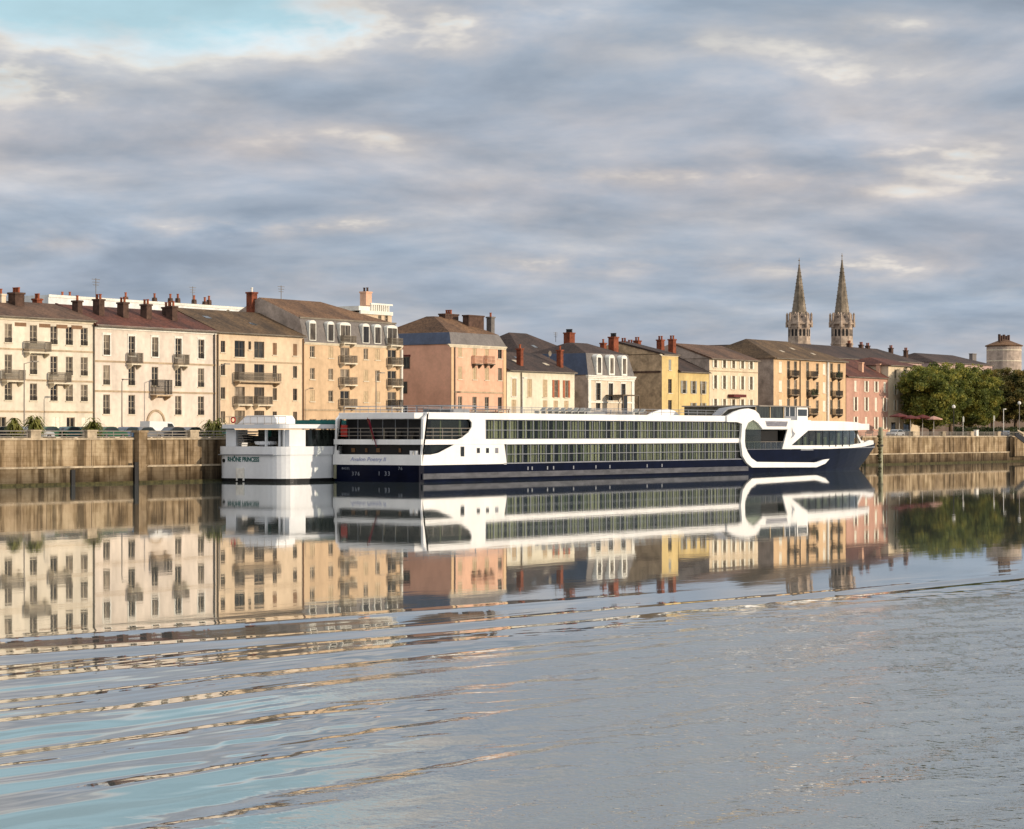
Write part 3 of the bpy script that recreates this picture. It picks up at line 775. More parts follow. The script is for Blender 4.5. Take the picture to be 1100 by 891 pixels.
# --- pink house
b = Bld('town_house', 'pink rendered house with rows of cream shutters beside the apricot block', 909, 954, (930, 405), 14, 'pink')
r = rows_of(b, 930, (409.5, 421), (427, 441.5), (448, 461))
for k, (zc, zb, h) in enumerate(r):
    for i, px in enumerate((919, 930.5, 941, 950.3)): b.window(px, zc, .95, h, 'frame', 'pane', shut='shutter_white' if (i + k) % 3 else None, closed=None if (i + k) % 3 else 'shutter_white', rows=2)
b.finish_wall(); b.cornice('trim', .3, .3); b.gable(940, 389, 'roof_red', .45)
for px, top in ((925, 389.5), (944, 391)): b.chimney(px, top, .7, .8, 2.0, 'salmon', top + 12, 0)
# --- taller cream-pink house at the right
b = Bld('town_house', 'cream house with a red roof half hidden by the large plane tree', 954.3, 988, (965, 393), 14, 'rose_cream')
r = rows_of(b, 962, (397, 407), (413, 424), (430, 441))
for k, (zc, zb, h) in enumerate(r):
    for px in (962, 972, 981): b.window(px, zc, 1.0, h, 'frame', 'pane', shut='shutter_white' if k else None, rows=2)
b.window(960, 1.5, 2.2, 2.9, 'frame_dark', 'pane_dark', sill=False); b.window(974, 1.5, 3, 2.9, 'frame_dark', 'pane_dark', sill=False)
b.finish_wall(); b.cornice('trim', .3, .3); b.gable(945, 385.5, 'roof_red', .5, hipl=4, hipr=5, yd=6)
b = Bld('town_house', 'broad house with a long dark roof and chimney stumps behind the pink house', 880, 990, (960, 388), 16, 'pink_far', Y=52)
b.finish_wall(); b.gable(940, 375.5, 'roof_dark', .5, hipr=7)
for px, top in ((925, 370.5), (932, 371.5), (957, 374), (973, 376.5), (912, 369)): b.chimney(px, top, 1.0, .8, 8, 'brick_dark', top + 6, 2)
b = Bld('town_house', 'wide dark-roofed house behind the crowns of the quay trees', 1004, 1066, (1040, 391), 16, 'pink_far', Y=75)
b.finish_wall(); b.gable(1030, 383, 'roof_dark', .5, hipl=5, hipr=8); b.chimney(1045, 380, 2.6, 1, 8, 'slate', 388, 0)
b = Bld('town_house', 'cream shuttered house at the downstream end, seen between the tree trunks', 989, 1112, (1050, 412), 8, 'shade_house', Y=50)  # cream wall coloured dark to stand for the shade under the trees
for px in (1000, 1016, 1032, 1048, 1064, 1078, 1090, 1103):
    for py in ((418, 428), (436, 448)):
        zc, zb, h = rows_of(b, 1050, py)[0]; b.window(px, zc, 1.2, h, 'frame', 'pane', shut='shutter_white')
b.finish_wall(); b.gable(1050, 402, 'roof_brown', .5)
# round tower block
Y = 95; x, _ = pt(1078.5, 380, Y); t = thing('round_tower', 'pale round tower block with a low conical tiled roof, behind the trees', 'tower', (x, Y, GZ))
rad = 18.5 * ((x - CX) * CS + (Y - CY) * SN) / F; z1 = hz(1078, 372, Y) - GZ
MB().lathe(0, 0, [(rad, 0), (rad, z1)], 28).build('wall', 'grey_side', t)
MB().lathe(0, 0, [(rad + .4, z1 - .1), (rad + .5, z1 + .15), (rad * .3, z1 + 1.7), (.05, z1 + 2.0)], 28).build('roof', 'roof_warm', t)
m = MB()
for a in range(4):
    z = z1 - 1.4 - a * 3.2; m.lathe(0, 0, [(rad + .03, z), (rad + .05, z + .01), (rad + .05, z + .3), (rad + .03, z + .31)], 28)
m.build('string_course', 'trim', t)
for i in range(5): MB().box(-.3, -.3, z1 + 1.2, .3, .3, z1 + 3.4 - .3 * (i % 2)).build('chimney', 'brick_dark', t, ((i - 2) * 1.7, 0, 0))

# --- church with twin spires
Yc = 132.0
xa_, xb_ = sx(858.5, Yc), sx(904.5, Yc)
ch = thing('church', 'stone church whose twin octagonal towers end in crocketed spires above the roofs', 'church', ((xa_ + xb_) / 2, Yc, GZ))
MB().box(-12, 4, 0, 12, 44, 19).build('wall', 'tower_stone', ch)
MB().prism([(-12.4, 19), (12.4, 19), (0, 27)], 4, 44).build('roof', 'roof_dark', ch)
for px, tip in ((858.5, 277), (904.5, 272)):
    X0 = sx(px, Yc) - ch.location.x
    Zc = lambda py: hz(px, py, Yc) - GZ
    k = 0.2656 * (1.0)
    zb0, zb1, zp, zs0 = Zc(380), Zc(347), Zc(334), Zc(339)
    rr = 3.15
    m = MB(); m.box(-3.6, -3.6, 0, 3.6, 3.6, zb0 - 1.5, 0)
    m.lathe(0, 0, [(rr + .25, zb0 - 1.5), (rr + .25, zb0 - .9), (rr, zb0 - .8), (rr, zb1 - .7), (rr + .45, zb1 - .5), (rr + .5, zb1 - .1), (rr + .1, zb1), (rr - .5, zs0)], 8)
    m.lathe(0, 0, [(rr + .02, Zc(371)), (rr + .2, Zc(371) + .1), (rr + .2, Zc(371) + .45), (rr + .02, Zc(371) + .55)], 8)
    tw = m.build('tower', 'tower_stone', ch, (X0, 0, 0))
    for i in range(8):
        w = 2 * math.pi * i / 8; ap = rr * math.cos(math.pi / 8)
        for z0, z1, wd in ((Zc(361.5), Zc(354), .62), (Zc(381), Zc(374.5), .5)):
            m = MB()
            for off in (-.55, .55):
                m.prism([(off - wd / 2, z0), (off + wd / 2, z0), (off + wd / 2, z1 - .4), (off + .2, z1), (off - .2, z1), (off - wd / 2, z1 - .4)], -.03, .06) if z0 > Zc(364) else m.box(off - wd / 2, -.03, z0, off + wd / 2, .06, z1)
            o = m.build('opening', 'void', tw, (ap * math.cos(w), ap * math.sin(w), 0)); o.rotation_euler = (0, 0, w + math.pi / 2)
        wa = w + math.pi / 8
        m = MB(); m.lathe(0, 0, [(.48, Zc(352)), (.5, zb1 + .1), (.38, zb1 + .3), (.36, zb1 + 2.2), (.42, zb1 + 2.3), (.1, zb1 + 2.9)], 6)
        m.build('pinnacle', 'tower_stone', tw, ((rr + .28) * math.cos(wa), (rr + .28) * math.sin(wa), 0))
        # gabled lucarne at the foot of the spire
        m = MB(); m.prism([(-.75, zb1), (.75, zb1), (.75, zb1 + 1.7), (0, zb1 + 3.0), (-.75, zb1 + 1.7)], -.25, .9)
        o = m.build('lucarne', 'tower_stone', tw, ((ap - .55) * math.cos(w), (ap - .55) * math.sin(w), 0)); o.rotation_euler = (0, 0, w + math.pi / 2)
        MB().box(-.3, -.28, zb1 + .4, .3, -.24, zb1 + 1.7).build('opening', 'void', tw, ((ap - .55) * math.cos(w), (ap - .55) * math.sin(w), 0)).rotation_euler = (0, 0, w + math.pi / 2)
    m = MB(); zt = Zc(tip + 9); r0 = 2.5
    m.lathe(0, 0, [(r0, zb1 + .1), (.22, zt), (.3, zt + .3), (.12, zt + .4), (.08, zt + 1.4), (.3, zt + 1.6), (.08, zt + 1.8), (.05, Zc(tip))], 8)
    for i in range(8):
        wa = 2 * math.pi * (i + .5) / 8
        for j in range(1, 15):
            f = j / 16; rr2 = r0 + (.22 - r0) * f; z = zb1 + .1 + (zt - zb1) * f
            m.box(rr2 * math.cos(wa) - .07, rr2 * math.sin(wa) - .07, z - .1, rr2 * math.cos(wa) + .07, rr2 * math.sin(wa) + .07, z + .12)
    m.build('spire', 'spire_stone', tw)

# ------------------------------------------------------------------ ground, quay
def sheet(name, x0, y0, x1, y1, z, mat):
    m = MB(); m.poly([(x0, y0, z), (x1, y0, z), (x1, y1, z), (x0, y1, z)]); o = m.build(name, mat); o['kind'] = 'structure'; return o
sheet('ground', -2500, 24.0, 4000, 4000, GZ - .03, 'ground')
sheet('road', -2500, .6, 4000, 20.0, GZ, 'asphalt')
m = MB(); m.box(-2500, 20.0, GZ - .5, 4000, 24.97, GZ + .12); o = m.build('pavement', 'coping'); o['kind'] = 'structure'
for k in range(60):
    pass
m = MB(); m.box(-2500, -.02, GZ - .6, -170, .58, GZ + .2); m.box(560, -.02, GZ - .6, 4000, .58, GZ + .2)
zt = 4.95
qw = thing('quay_wall', 'long stained stone quay wall rising from the water below the street', 'wall', (0, 0, 0))
mw = MB(); mw.box(-2500, 0, -2, 4000, .6, zt - .22); mw.build('wall', 'quay_stone', qw)
MB().box(-2500, -.55, -2, 4000, -.002, 1.75).build('ledge', 'ledge_stone', qw)
MB().box(-2500, -.60, -1, 4000, -.552, .24).build('waterline', 'weed', qw)
MB().box(-2500, -.62, 1.752, 4000, -.004, 1.95).build('ledge_coping', 'coping', qw)
MB().box(-2500, -.12, zt - .218, 4000, .72, zt).build('coping', 'coping', qw)
pil_px = [-10, 37.5, 98, 208]
xs_p = [sx(p, 0) for p in pil_px]
# farther pillars keep the same rhythm
dxp = 12.5
x = xs_p[-1] + dxp
while x < sx(1140, 0): xs_p.append(x); x += dxp
xs_p.insert(0, xs_p[0] - 12)
pm = MB(); pm.box(-.7, -.16, zt - .001, .7, .62, 5.62); pm.box(-.8, -.24, 5.62, .8, .7, 5.8)
pilm = pm.mesh('pillar', 'coping')
for x in xs_p: obj('pillar', pilm, qw, (x, 0, 0))
# shallow buttresses that give the wall its rhythm
bm = MB(); bm.box(-.35, -.07, 1.96, .35, -.003, zt - .22); bme = bm.mesh('buttress', 'quay_stone')
x = xs_p[0]
while x < sx(1140, 0):
    obj('buttress', bme, qw, (x + R.uniform(-.3, .3), 0, 0)); x += R.uniform(4, 9)
px_big = 148.5; xb = sx(px_big, 0)
m = MB(); m.box(-.65, -.75, -1, .65, -.005, 5.5); m.box(-.75, -.85, 5.5, .75, .3, 5.75)
m.box(-.7, -.82, -1, .7, -.752, .26, 1); m.box(-.72, -.8, 1.85, .72, -.6, 2.05, 0); m.build('pier', ['quay_stone', 'weed'], qw, (xb, 0, 0))
MB().box(-1.35, -.8, -.5, -.75, -.57, 2.3).build('ladder', 'black', qw, (xb, 0, 0))
MB().box(-.28, -.75, -.5, .28, -.63, 1.6).build('ladder', 'black', qw, (sx(73.5, 0), 0, 0))
xs_all = sorted(xs_p + [xb])
for i in range(len(xs_all) - 1):
    a, c = xs_all[i] + .85, xs_all[i + 1] - .85
    if c - a < 1: continue
    m = MB()
    for z in (5.05, 5.33, 5.66): m.bar((a - .1, .22, z), (c + .1, .22, z), .055)
    n = max(1, int((c - a) / 2.2))
    for k in range(n + 1): xx = a + .05 + (c - a - .1) * k / n; m.bar((xx, .22, zt), (xx, .22, 5.7), .05)
    o = m.build('quay_railing', 'lamp_metal'); tag(o, 'pale three-rail iron railing between two stone pillars along the quay', 'railing', 'railings between the quay pillars')
# stair at the far right
xa2 = sx(1085, -.6); xc2 = sx(1112, -.6)
st = thing('quay_stair', 'stone stair with its shaded side coloured black, running down the quay wall at the downstream end', 'stairs', (xa2, 0, 0))
W2 = xc2 - xa2; m = MB()
n = 18
m.prism([(0, 4.9), (W2 * 1.15, .6), (W2 * 1.15, 2.4), (1.2, 5.5), (0, 5.5)], -1.7, -1.55); m.build('shaded_side', 'black', st)  # black plate stands for the stair side lying in shadow
m = MB()
for i in range(n): m.box(W2 * 1.1 * i / n, -1.54, 1.0, W2 * 1.1 * (i + 1) / n - .004, -.64, 4.7 - i * 3.6 / n)
m.build('steps', 'quay_stone', st)
m = MB(); m.prism([(1.2, 5.9), (W2 * 1.15, 3.1), (W2 * 1.15, 3.4), (1.2, 6.2)], -1.66, -1.58); m.build('handrail', 'coping', st)
# mooring piles
def pile(px, Y, top, r, label, weed=True):
    x = sx(px, Y); t = thing('mooring_pile', label, 'mooring pile', (x, Y, 0))
    zt2 = hz(px, top, Y)
    MB().lathe(0, 0, [(r, -2), (r, zt2 - .2), (r * .7, zt2)], 14).build('post', 'pile', t)
    MB().lathe(0, 0, [(r + .1, 3.2), (r + .1, 3.5), (r + .02, 3.52)], 14).build('collar', 'iron', t)
    return t
t = pile(946, -3.2, 459, .38, 'tall pale steel mooring pile standing by the bow of the long ship')
m = MB()
zz = 5.2
for i in range(9): m.lathe(math.sin(i * 1.7) * .12 - .9, math.cos(i * 2.1) * .1 - .2, [(.1, zz - .55 * i - .5), (.32, zz - .55 * i - .3), (.34, zz - .55 * i - .15), (.1, zz - .55 * i)], 8)
m.build('fender', 'weed', t)

# ------------------------------------------------------------------ long white and navy river ship
NY = -23.5; FYs = -11.0; MY = (NY + FYs) / 2; HB = (FYs - NY) / 2
XS = sx(452, NY)                                      # stern
ship = thing('river_cruise_ship', 'long white cruise ship with navy hull and a white oval loop near the bow', 'ship', (XS, MY, 0))
xi = lambda px: sx(px, NY) - XS
# bow outline
XB0 = xi(842); 
def solve_tip(px):            # centreline point seen at px
    return sx(px, MY) - XS
XT = solve_tip(940.5); XW = solve_tip(921)
def hb(x, tip=XT, x0=XB0, pw=2.4):
    if x <= x0: return HB
    f = min(1, (x - x0) / (tip - x0)); return HB * max(0, 1 - f ** pw)
def side(px, py, tip=XT, pw=2.4):
    """point of the near ship side seen at a photo point"""
    lo, hi = 0.0, tip
    for _ in range(40):
        mid = (lo + hi) / 2
        if proj(XS + mid, MY - hb(mid, tip, XB0, pw)) < px: lo = mid
        else: hi = mid
    x = (lo + hi) / 2; y = MY - hb(x, tip, XB0, pw)
    t = (XS + x - CX) * CS + (y - CY) * SN
    return x, CZ + (HZ - py) / F * t
def pl(*pts): return [(xi(a), hz(a, c, NY)) for a, c in pts]
# hull: lofted navy body
def hull():
    xs = [0, .6, 2, 10, 30, 60, xi(800) - 1.05, xi(800) - .95] + [XB0] + [XB0 + (XT - XB0) * f for f in (.12, .24, .36, .48, .58, .68, .76, .83, .89, .94, .975, 1)]
    xn = xi(800)
    mb = MB(); rings = []
    for x in xs:
        top = 1.88 if x < xn - 1 else 3.2 + (.75 * ((x - XB0) / (XT - XB0)) ** 3 if x > XB0 else 0)
        fr = max(0, (x - XB0) / (XT - XB0))
        prof = []
        for k in range(7):
            f = k / 6
            z = -1.2 + (top + 1.2) * f
            zf = max(0, min(1, (z) / 3.6)) ** .8
            tip = XW + (XT - XW) * zf
            hbz = hb(min(x, tip), tip, XB0 - 2, 2.0 + .4 * zf)
            xx = x if x < XB0 else min(x, tip)
            if x < 1: hbz -= .25 * (1 - x / .6) if x < .6 else 0
            prof.append((xx, hbz, z))
        rings.append(prof)
    n = 7
    for prof in rings:
        for x, h, z in prof: mb.v.append((x, -h, z))
        for x, h, z in prof: mb.v.append((x, h, z))
    for i in range(len(rings) - 1):
        for k in range(n - 1):
            a, c = i * 14 + k, (i + 1) * 14 + k
            mb.f.append((a, c, c + 1, a + 1)); mb.m.append(0)
            mb.f.append((a + 7 + 1, c + 7 + 1, c + 7, a + 7)); mb.m.append(0)
        mb.f.append((i * 14 + 6, (i + 1) * 14 + 6, (i + 1) * 14 + 13, i * 14 + 13)); mb.m.append(0)
    for k in range(n - 1): mb.f.append((k, k + 1, k + 8, k + 7)); mb.m.append(0)
    return mb.build('hull', 'navy', ship)
hull()
MB().box(.3, -HB - .14, .32, xi(803), -HB - .005, .95).box(.3, HB + .005, .32, xi(803), HB + .14, .95).build('rubbing_strake', 'strake', ship)
Z_LB, Z_LT, Z_UB, Z_UT, Z_TOP = 1.95, 4.17, 4.75, 7.02, 7.78
xs_end = xi(796)
# decks / bands
MB().box(.1, -HB, Z_LT, xs_end, HB, Z_UB).build('deck_band', 'ship_white', ship)
roofp = MB(); roofp.box(1.2, -HB - .03, Z_UT, xs_end, HB + .03, Z_TOP)
roofp.slab([(-.2 + 1.4, -HB + .3), (1.2, HB - .3), (.0, HB - .9), (.0, -HB + .9)], Z_UT + .05, Z_TOP - .08)
roofp.build('sun_deck', 'ship_white', ship)
MB().box(0, -HB - .04, 1.88, xi(541), HB + .04, 3.05).build('bulwark', 'ship_white', ship)
# dark inner core (cabins), set back behind the glass
xc0 = 3.0
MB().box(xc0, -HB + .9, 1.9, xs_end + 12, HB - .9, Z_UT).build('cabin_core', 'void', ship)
# side panels around the aft terraces
for sgn, nm in ((-1, 'near'), (1, 'far')):
    y0, y1 = (-HB - .02, -HB + .12) if sgn < 0 else (HB - .12, HB + .02)
    m = MB()
    m.prism(pl((504, 450.5), (506.7, 454), (506.6, 459), (503, 465), (496, 470.5), (490, 472.8), (521.5, 473), (521.3, 450.5)), y0, y1)
    m.prism(pl((488, 477.8), (471, 486.8), (463, 488.6), (463, 490.5), (543.3, 490.5), (541.5, 477.5)), y0, y1)
    m.prism(pl((541.2, 490.5), (541.2, 499), (544.2, 499), (543.3, 490.5)), y0, y1)
    m.build('side_panel', 'ship_white', ship)
m = MB()
m.prism([(-.02, 1.9), (.22, 1.9), (.45, Z_UT), (1.4, Z_TOP), (.9, Z_TOP)][:4] + [(1.1, Z_TOP)], -HB - .05, -HB + .25)
m.build('corner_post', 'ship_white', ship)
m = MB(); m.prism([(-.02, 1.9), (.22, 1.9), (.45, Z_UT), (1.4, Z_TOP), (1.1, Z_TOP)], HB - .25, HB + .05); m.build('corner_post', 'ship_white', ship)
for y in (-HB + .75, -HB + 1.4, HB - .5): MB().box(.02, y - .16, 3.0, .3, y + .16, 3.5).build('bollard', 'ship_white', ship)
# aft glazing: upper saloon and lower, dark
MB().box(1.95, -HB + .5, Z_UB, 2.0, HB - .3, Z_UT).build('glass_or_dark_wall', 'black', ship)
MB().box(1.2, -HB + .4, 1.9, 1.25, HB - .3, Z_LT).build('glass_or_dark_wall', 'black', ship)
for i in range(6): MB().box(1.9, -HB + 1.4 + i * 1.8, Z_UB, 1.95, -HB + 1.5 + i * 1.8, Z_UT).build('mullion', 'grey_paint', ship)
for i, y in enumerate((-2.6, .4, 2.2, 4.0)): MB().box(1.1, y, 3.3, 1.18, y + .3 + .2 * (i % 2), 3.75).build('painted_light_spot', 'wood', ship)  # unlit wood-coloured blocks standing in for lights inside
o = MB().box(.55, -HB + .26, Z_UB + .02, xi(507), -HB + .31, Z_UT).build('glass_or_dark_wall', 'ship_glass', ship)
MB().box(.9, -HB + .26, 3.05, xi(488), -HB + .31, Z_LT).build('glass_or_dark_wall', 'ship_glass', ship)
for i in range(9):
    x = xc0 + .5 + i * 1.2
    if i in (1, 4, 7): MB().box(x, -HB + .86, Z_UB + .05, x + R.uniform(.15, .5), -HB + .9, Z_UT - .05).build('curtain', 'curtain_green', ship)
def rail(name, pts, z0, n_r, h, mat, post=1.5, r=.035):
    m = MB()
    for (a, c) in zip(pts[:-1], pts[1:]):
        a, c = Vector(a), Vector(c)
        for k in range(n_r): z = z0 + h * (k + 1) / n_r; m.bar((*a, z), (*c, z), r)
        n = max(1, int((c - a).length / post))
        for i in range(n + 1): q = a.lerp(c, i / n); m.bar((*q, z0), (*q, z0 + h), r)
    return m.build(name, mat, ship)
rail('railing', [(xi(506), -HB + .08), (.6, -HB + .08), (.3, -HB + .4), (.3, HB - .4), (.6, HB - .08), (12, HB - .08)], Z_UB, 3, 1.25, 'lamp_metal')
# transom interior furniture: pale chairs behind the rail
for i in range(4): MB().box(1.3, -4 + i * 1.9, Z_UB, 1.8, -3.4 + i * 1.9, Z_UB + .45).box(1.7, -4 + i * 1.9, Z_UB + .45, 1.8, -3.4 + i * 1.9, Z_UB + .95).build('deck_chair', 'iron', ship)
MB().box(.5, HB - 1.6, Z_UB + .3, .6, HB - .7, Z_UB + 1.6).build('red_panel', 'red', ship)
# curtains across lower aft windows + cabin window rows
def cabin_row(p0, p1, z0, z1, slant=0):
    x0, x1 = xi(p0) + .15, xi(p1) - .1
    n = int(round((x1 - x0) / 1.62)); w = (x1 - x0) / n
    key = []
    fm = MB()
    t = .05
    fm.box(-t, -.05, 0, t, .12, z1 - z0); fm.box(t, -.04, 0, w - t, .1, .06); fm.box(t, -.04, z1 - z0 - .06, w - t, .1, z1 - z0)
    fm.box(t, -.04, 1.02, w - t, -.0, 1.09)
    fme = fm.mesh('window', 'grey_paint')
    gm = MB(); gm.box(t, .03, .07, w - t, .05, z1 - z0 - .07); gme = gm.mesh('pane', 'ship_glass')
    for i in range(n):
        o = obj('window', fme, ship, (x0 + i * w, -HB + .06, z0)); obj('pane', gme, o)
        opn = R.random()
        c = MB(); hh = z1 - z0 - .12
        mat = 'curtain' if R.random() < .72 else 'curtain_green'
        if opn < .24: c.box(.1, .45, .08, w * .22, .5, hh)
        elif opn < .5: c.box(.08, .45, .08, w * .3, .5, hh); c.box(w * .68, .45, .08, w - .08, .5, hh)
        elif opn < .8: c.box(.08, .45, .08, w * R.uniform(.45, .75), .5, hh)
        else: c.box(.08, .45, .08, w - .08, .5, hh)
        c.build('curtain', mat, o)
cabin_row(521.3, 796, Z_UB, Z_UT)
cabin_row(543.8, 797, Z_LB, Z_LT)
MB().box(xi(541), -HB - .02, 1.885, xi(797), -HB + .1, Z_LB).build('sill', 'grey_paint', ship)
MB().box(xi(541), HB - .1, 1.885, xs_end, HB + .02, Z_UT).build('side_panel', 'ship_white', ship)
# small square windows in the white aft quarter
for px, py, w, h in ((496.5, 485.3, .75, 1.15), (513.6, 484.2, .62, .62), (523.4, 484.2, .62, .62), (533.4, 484.2, .62, .62)):
    x, z = xi(px), hz(px, py, NY)
    o = MB().box(-w / 2, -HB - .045, -h / 2, w / 2, -HB - .015, h / 2).build('window', 'grey_paint', ship, (x, 0, z))
    MB().box(-w / 2 + .05, -HB - .055, -h / 2 + .05, w / 2 - .05, -HB - .044, h / 2 - .05).build('pane', 'pane_dark' if px < 530 else 'louvre', o)
# white oval loop and bow strip
loop = pl((779, 447.2), (787, 442.5), (795, 439.8), (802, 439), (809, 441), (813.2, 445), (815.2, 450.5), (846.5, 451.5), (846.2, 461),
          (817.2, 461.2), (812.5, 455), (807, 451.2), (801.5, 454.5), (798.4, 462), (798, 474), (798.6, 480), (801, 486), (805, 492.3), (811, 496.4), (874.7, 497.0),
          (884, 493.8), (889, 493.2), (884.5, 498.2), (875, 502.2), (806, 502.4), (800, 497.5), (795.6, 490), (793.8, 475), (795, 455.5), (790, 453.6), (779, 453.4))
MB().prism(loop, -HB - .32, -HB + .02).build('loop_band', 'ship_white', ship)
MB().prism([(x, z) for x, z in loop], HB - .02, HB + .32).build('loop_band', 'ship_white', ship)
oval = pl((817, 461.2), (812.5, 455.2), (807, 451.4), (801.5, 454.7), (798.6, 462), (798.2, 474), (799, 481), (817, 482))
MB().prism(oval, -HB - .05, -HB + .0).build('oval_glass', 'ship_glass', ship)
MB().prism(pl((803, 460.5), (804, 456), (807, 453), (811, 456), (814, 460.5)), -HB + .05, -HB + .08).build('oval_blind', 'shutter_grey', ship)
# louvre panel over the recess
MB().prism(pl((820, 452.6), (844, 453), (842.5, 458.4), (821.5, 458.2)), -HB - .35, -HB - .31).build('louvre_panel', 'louvre', ship)
# recess: deck, seats, glass rail
x0r, x1r = xi(799), xi(846)
MB().box(x0r, -HB + .1, 3.0, x1r + 8, HB - .1, 3.25).build('bow_terrace', 'grey_paint', ship)
for i in range(7):
    x = x0r + 1.5 + i * 1.6
    m = MB(); m.box(x, -HB + 1.0, 3.26, x + .6, -HB + 1.6, 3.7); m.box(x, -HB + 1.55, 3.7, x + .6, -HB + 1.62, 4.3); m.bar((x + .3, -HB + .6, 3.26), (x + .3, -HB + .6, 4.0), .03); m.build('chair', 'grey_paint' if i % 2 else 'louvre', ship)
MB().box(x0r, -HB + .05, 3.26, x1r, -HB + .07, 4.2).build('glass_rail', 'clear_glass', ship)
rail('railing', [(x0r, -HB + .09), (x1r, -HB + .09)], 3.26, 1, 1.0, 'lamp_metal')
MB().box(x0r, -HB, 5.95, x1r + 1, HB, 7.55).build('terrace_roof', 'ship_white', ship)
MB().box(x0r, -HB + 1.75, 3.26, x1r + .5, -HB + 1.8, 5.94).build('glass_or_dark_wall', 'black', ship)  # black sheet added so the terrace recess reads dark
MB().box(x0r, -HB + .5, 5.2, xi(817), -HB + .6, 5.94).build('oval_dark_backing', 'black', ship)  # black box added behind the oval glass to keep it dark
# bow superstructure follows the plan curve
def shell(name, top, bot, mat, off=0.0, th=.18, tip=XT, pw=2.4, n=14, both=True, cap=False):
    """curved plate along the ship side between two photo polylines"""
    def interp(poly, px):
        for (a, c), (d, e) in zip(poly[:-1], poly[1:]):
            if a <= px <= d: return c + (e - c) * (px - a) / max(1e-6, d - a)
        return poly[0][1] if px < poly[0][0] else poly[-1][1]
    p0, p1 = max(top[0][0], bot[0][0]), min(top[-1][0], bot[-1][0])
    tl = [top[0][0] + (top[-1][0] - top[0][0]) * i / n for i in range(n + 1)]
    bl = [bot[0][0] + (bot[-1][0] - bot[0][0]) * i / n for i in range(n + 1)]
    mb = MB()
    for sg in ((-1, 1) if both else (-1,)):
        k = len(mb.v)
        for a, c in zip(tl, bl):
            xt, zt_ = side(a, interp(top, a), tip, pw); xb_2, zb_ = side(c, interp(bot, c), tip, pw)
            ht, hbm = hb(xt, tip, XB0, pw), hb(xb_2, tip, XB0, pw)
            for dy in (off, off - th):
                mb.v.append((xt, sg * max(0.0, ht + dy), zt_)); mb.v.append((xb_2, sg * max(0.0, hbm + dy), zb_))
        for i in range(n):
            a, c = k + i * 4, k + (i + 1) * 4
            q = [(a, a + 1, c + 1, c), (a + 2, c + 2, c + 3, a + 3), (a, c, c + 2, a + 2), (a + 1, a + 3, c + 3, c + 1)]
            for f in q: mb.f.append(f if sg < 0 else f[::-1]); mb.m.append(0)
        for a in (k, k + n * 4): mb.f.append((a, a + 2, a + 3, a + 1)); mb.m.append(0)
    return mb.build(name, mat, ship)
# slanted white panel + roof of the bow lounge
MB().prism(pl((846, 451.5), (871, 451.6), (871, 462.6), (868, 462.8), (850.5, 478.2), (850.5, 482.8), (840.2, 482.6), (846, 461)), -HB - .02, -HB + .16).build('side_panel', 'ship_white', ship)
MB().prism(pl((846, 451.5), (871, 451.6), (871, 462.6), (868, 462.8), (850.5, 478.2), (850.5, 482.8), (840.2, 482.6), (846, 461)), HB - .16, HB + .02).build('side_panel', 'ship_white', ship)
TL = solve_tip(934)
shell('lounge_roof', [(871, 452.3), (905, 452.8), (920, 453.8), (928, 456), (933, 459.2)], [(871, 462.6), (905, 462.6), (920, 462.4), (928, 462), (933, 461.6)], 'ship_white', tip=TL, pw=3.2)
# roof sheet over the lounge
m = MB(); ring = []
for i in range(15):
    x = xi(846) + (TL - xi(846)) * i / 14; ring.append((x, hb(x, TL, XB0, 3.2)))
ztop = 7.2
for sgn in (0,):
    poly = [(x, -h + .02) for x, h in ring] + [(x, h - .02) for x, h in ring[::-1][1:]]
    m.slab(poly, 5.95, 6.9)
m.build('lounge_roof', 'ship_white', ship)
TG = solve_tip(926)
shell('lounge_glass', [(868.5, 462.6), (895, 462.6), (917, 462.6), (922, 462.4)], [(850.5, 478.6), (890, 478.4), (919, 478), (924, 477.8)], 'ship_glass', off=-.12, th=.04, tip=TG, pw=3.4)
for i in range(9):
    px = 863 + i * 7.2
    x, z = side(px, 470, TG, 3.4); h = hb(x, TG, XB0, 3.4)
    MB().box(x - .04, -h + .1, 3.5, x + .04, -h + .25, 5.95).build('mullion', 'black', ship)
    MB().box(x + .4, -h + 1.2, 3.5, x + 1.2, -h + 1.3, 5.5 - .6 * (i % 3)).build('curtain', 'curtain_green', ship)
m = MB(); poly = []
for i in range(13):
    x = xi(852) + (TG - 1.5 - xi(852)) * i / 12; poly.append((x, hb(x, TG - 1.5, XB0, 3.2) - 2.2))
poly = [(x, max(.05, h)) for x, h in poly]
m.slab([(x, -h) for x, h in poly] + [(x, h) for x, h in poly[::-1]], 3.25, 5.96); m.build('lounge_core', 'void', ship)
shell('bow_band', [(842, 478.6), (890, 478.5), (915, 477.8), (928, 475.8), (934, 472.8), (938, 473.5)], [(840.4, 482.6), (890, 482.4), (915, 481.4), (928, 480), (934, 478.5), (938.2, 477.5)], 'ship_white', off=.05, th=.3, n=22)
m = MB(); poly = []
for i in range(16): x = xi(846) + (XT - .3 - xi(846)) * i / 15; poly.append((x, max(.03, hb(x) - .2)))
m.slab([(x, -h) for x, h in poly] + [(x, h) for x, h in poly[::-1]], 3.22, 3.42); m.build('bow_deck', 'grey_paint', ship)
a = side(922, 466.6, XT); c = side(927, 477, XT)
m = MB(); m.bar((a[0], -hb(a[0]) + .4, a[1]), (c[0], -hb(c[0]) + .3, c[1]), .28); m.build('bow_post', 'ship_white', ship)
m = MB(); m.bar((a[0], hb(a[0]) - .4, a[1]), (c[0], hb(c[0]) - .3, c[1]), .28); m.build('bow_post', 'ship_white', ship)
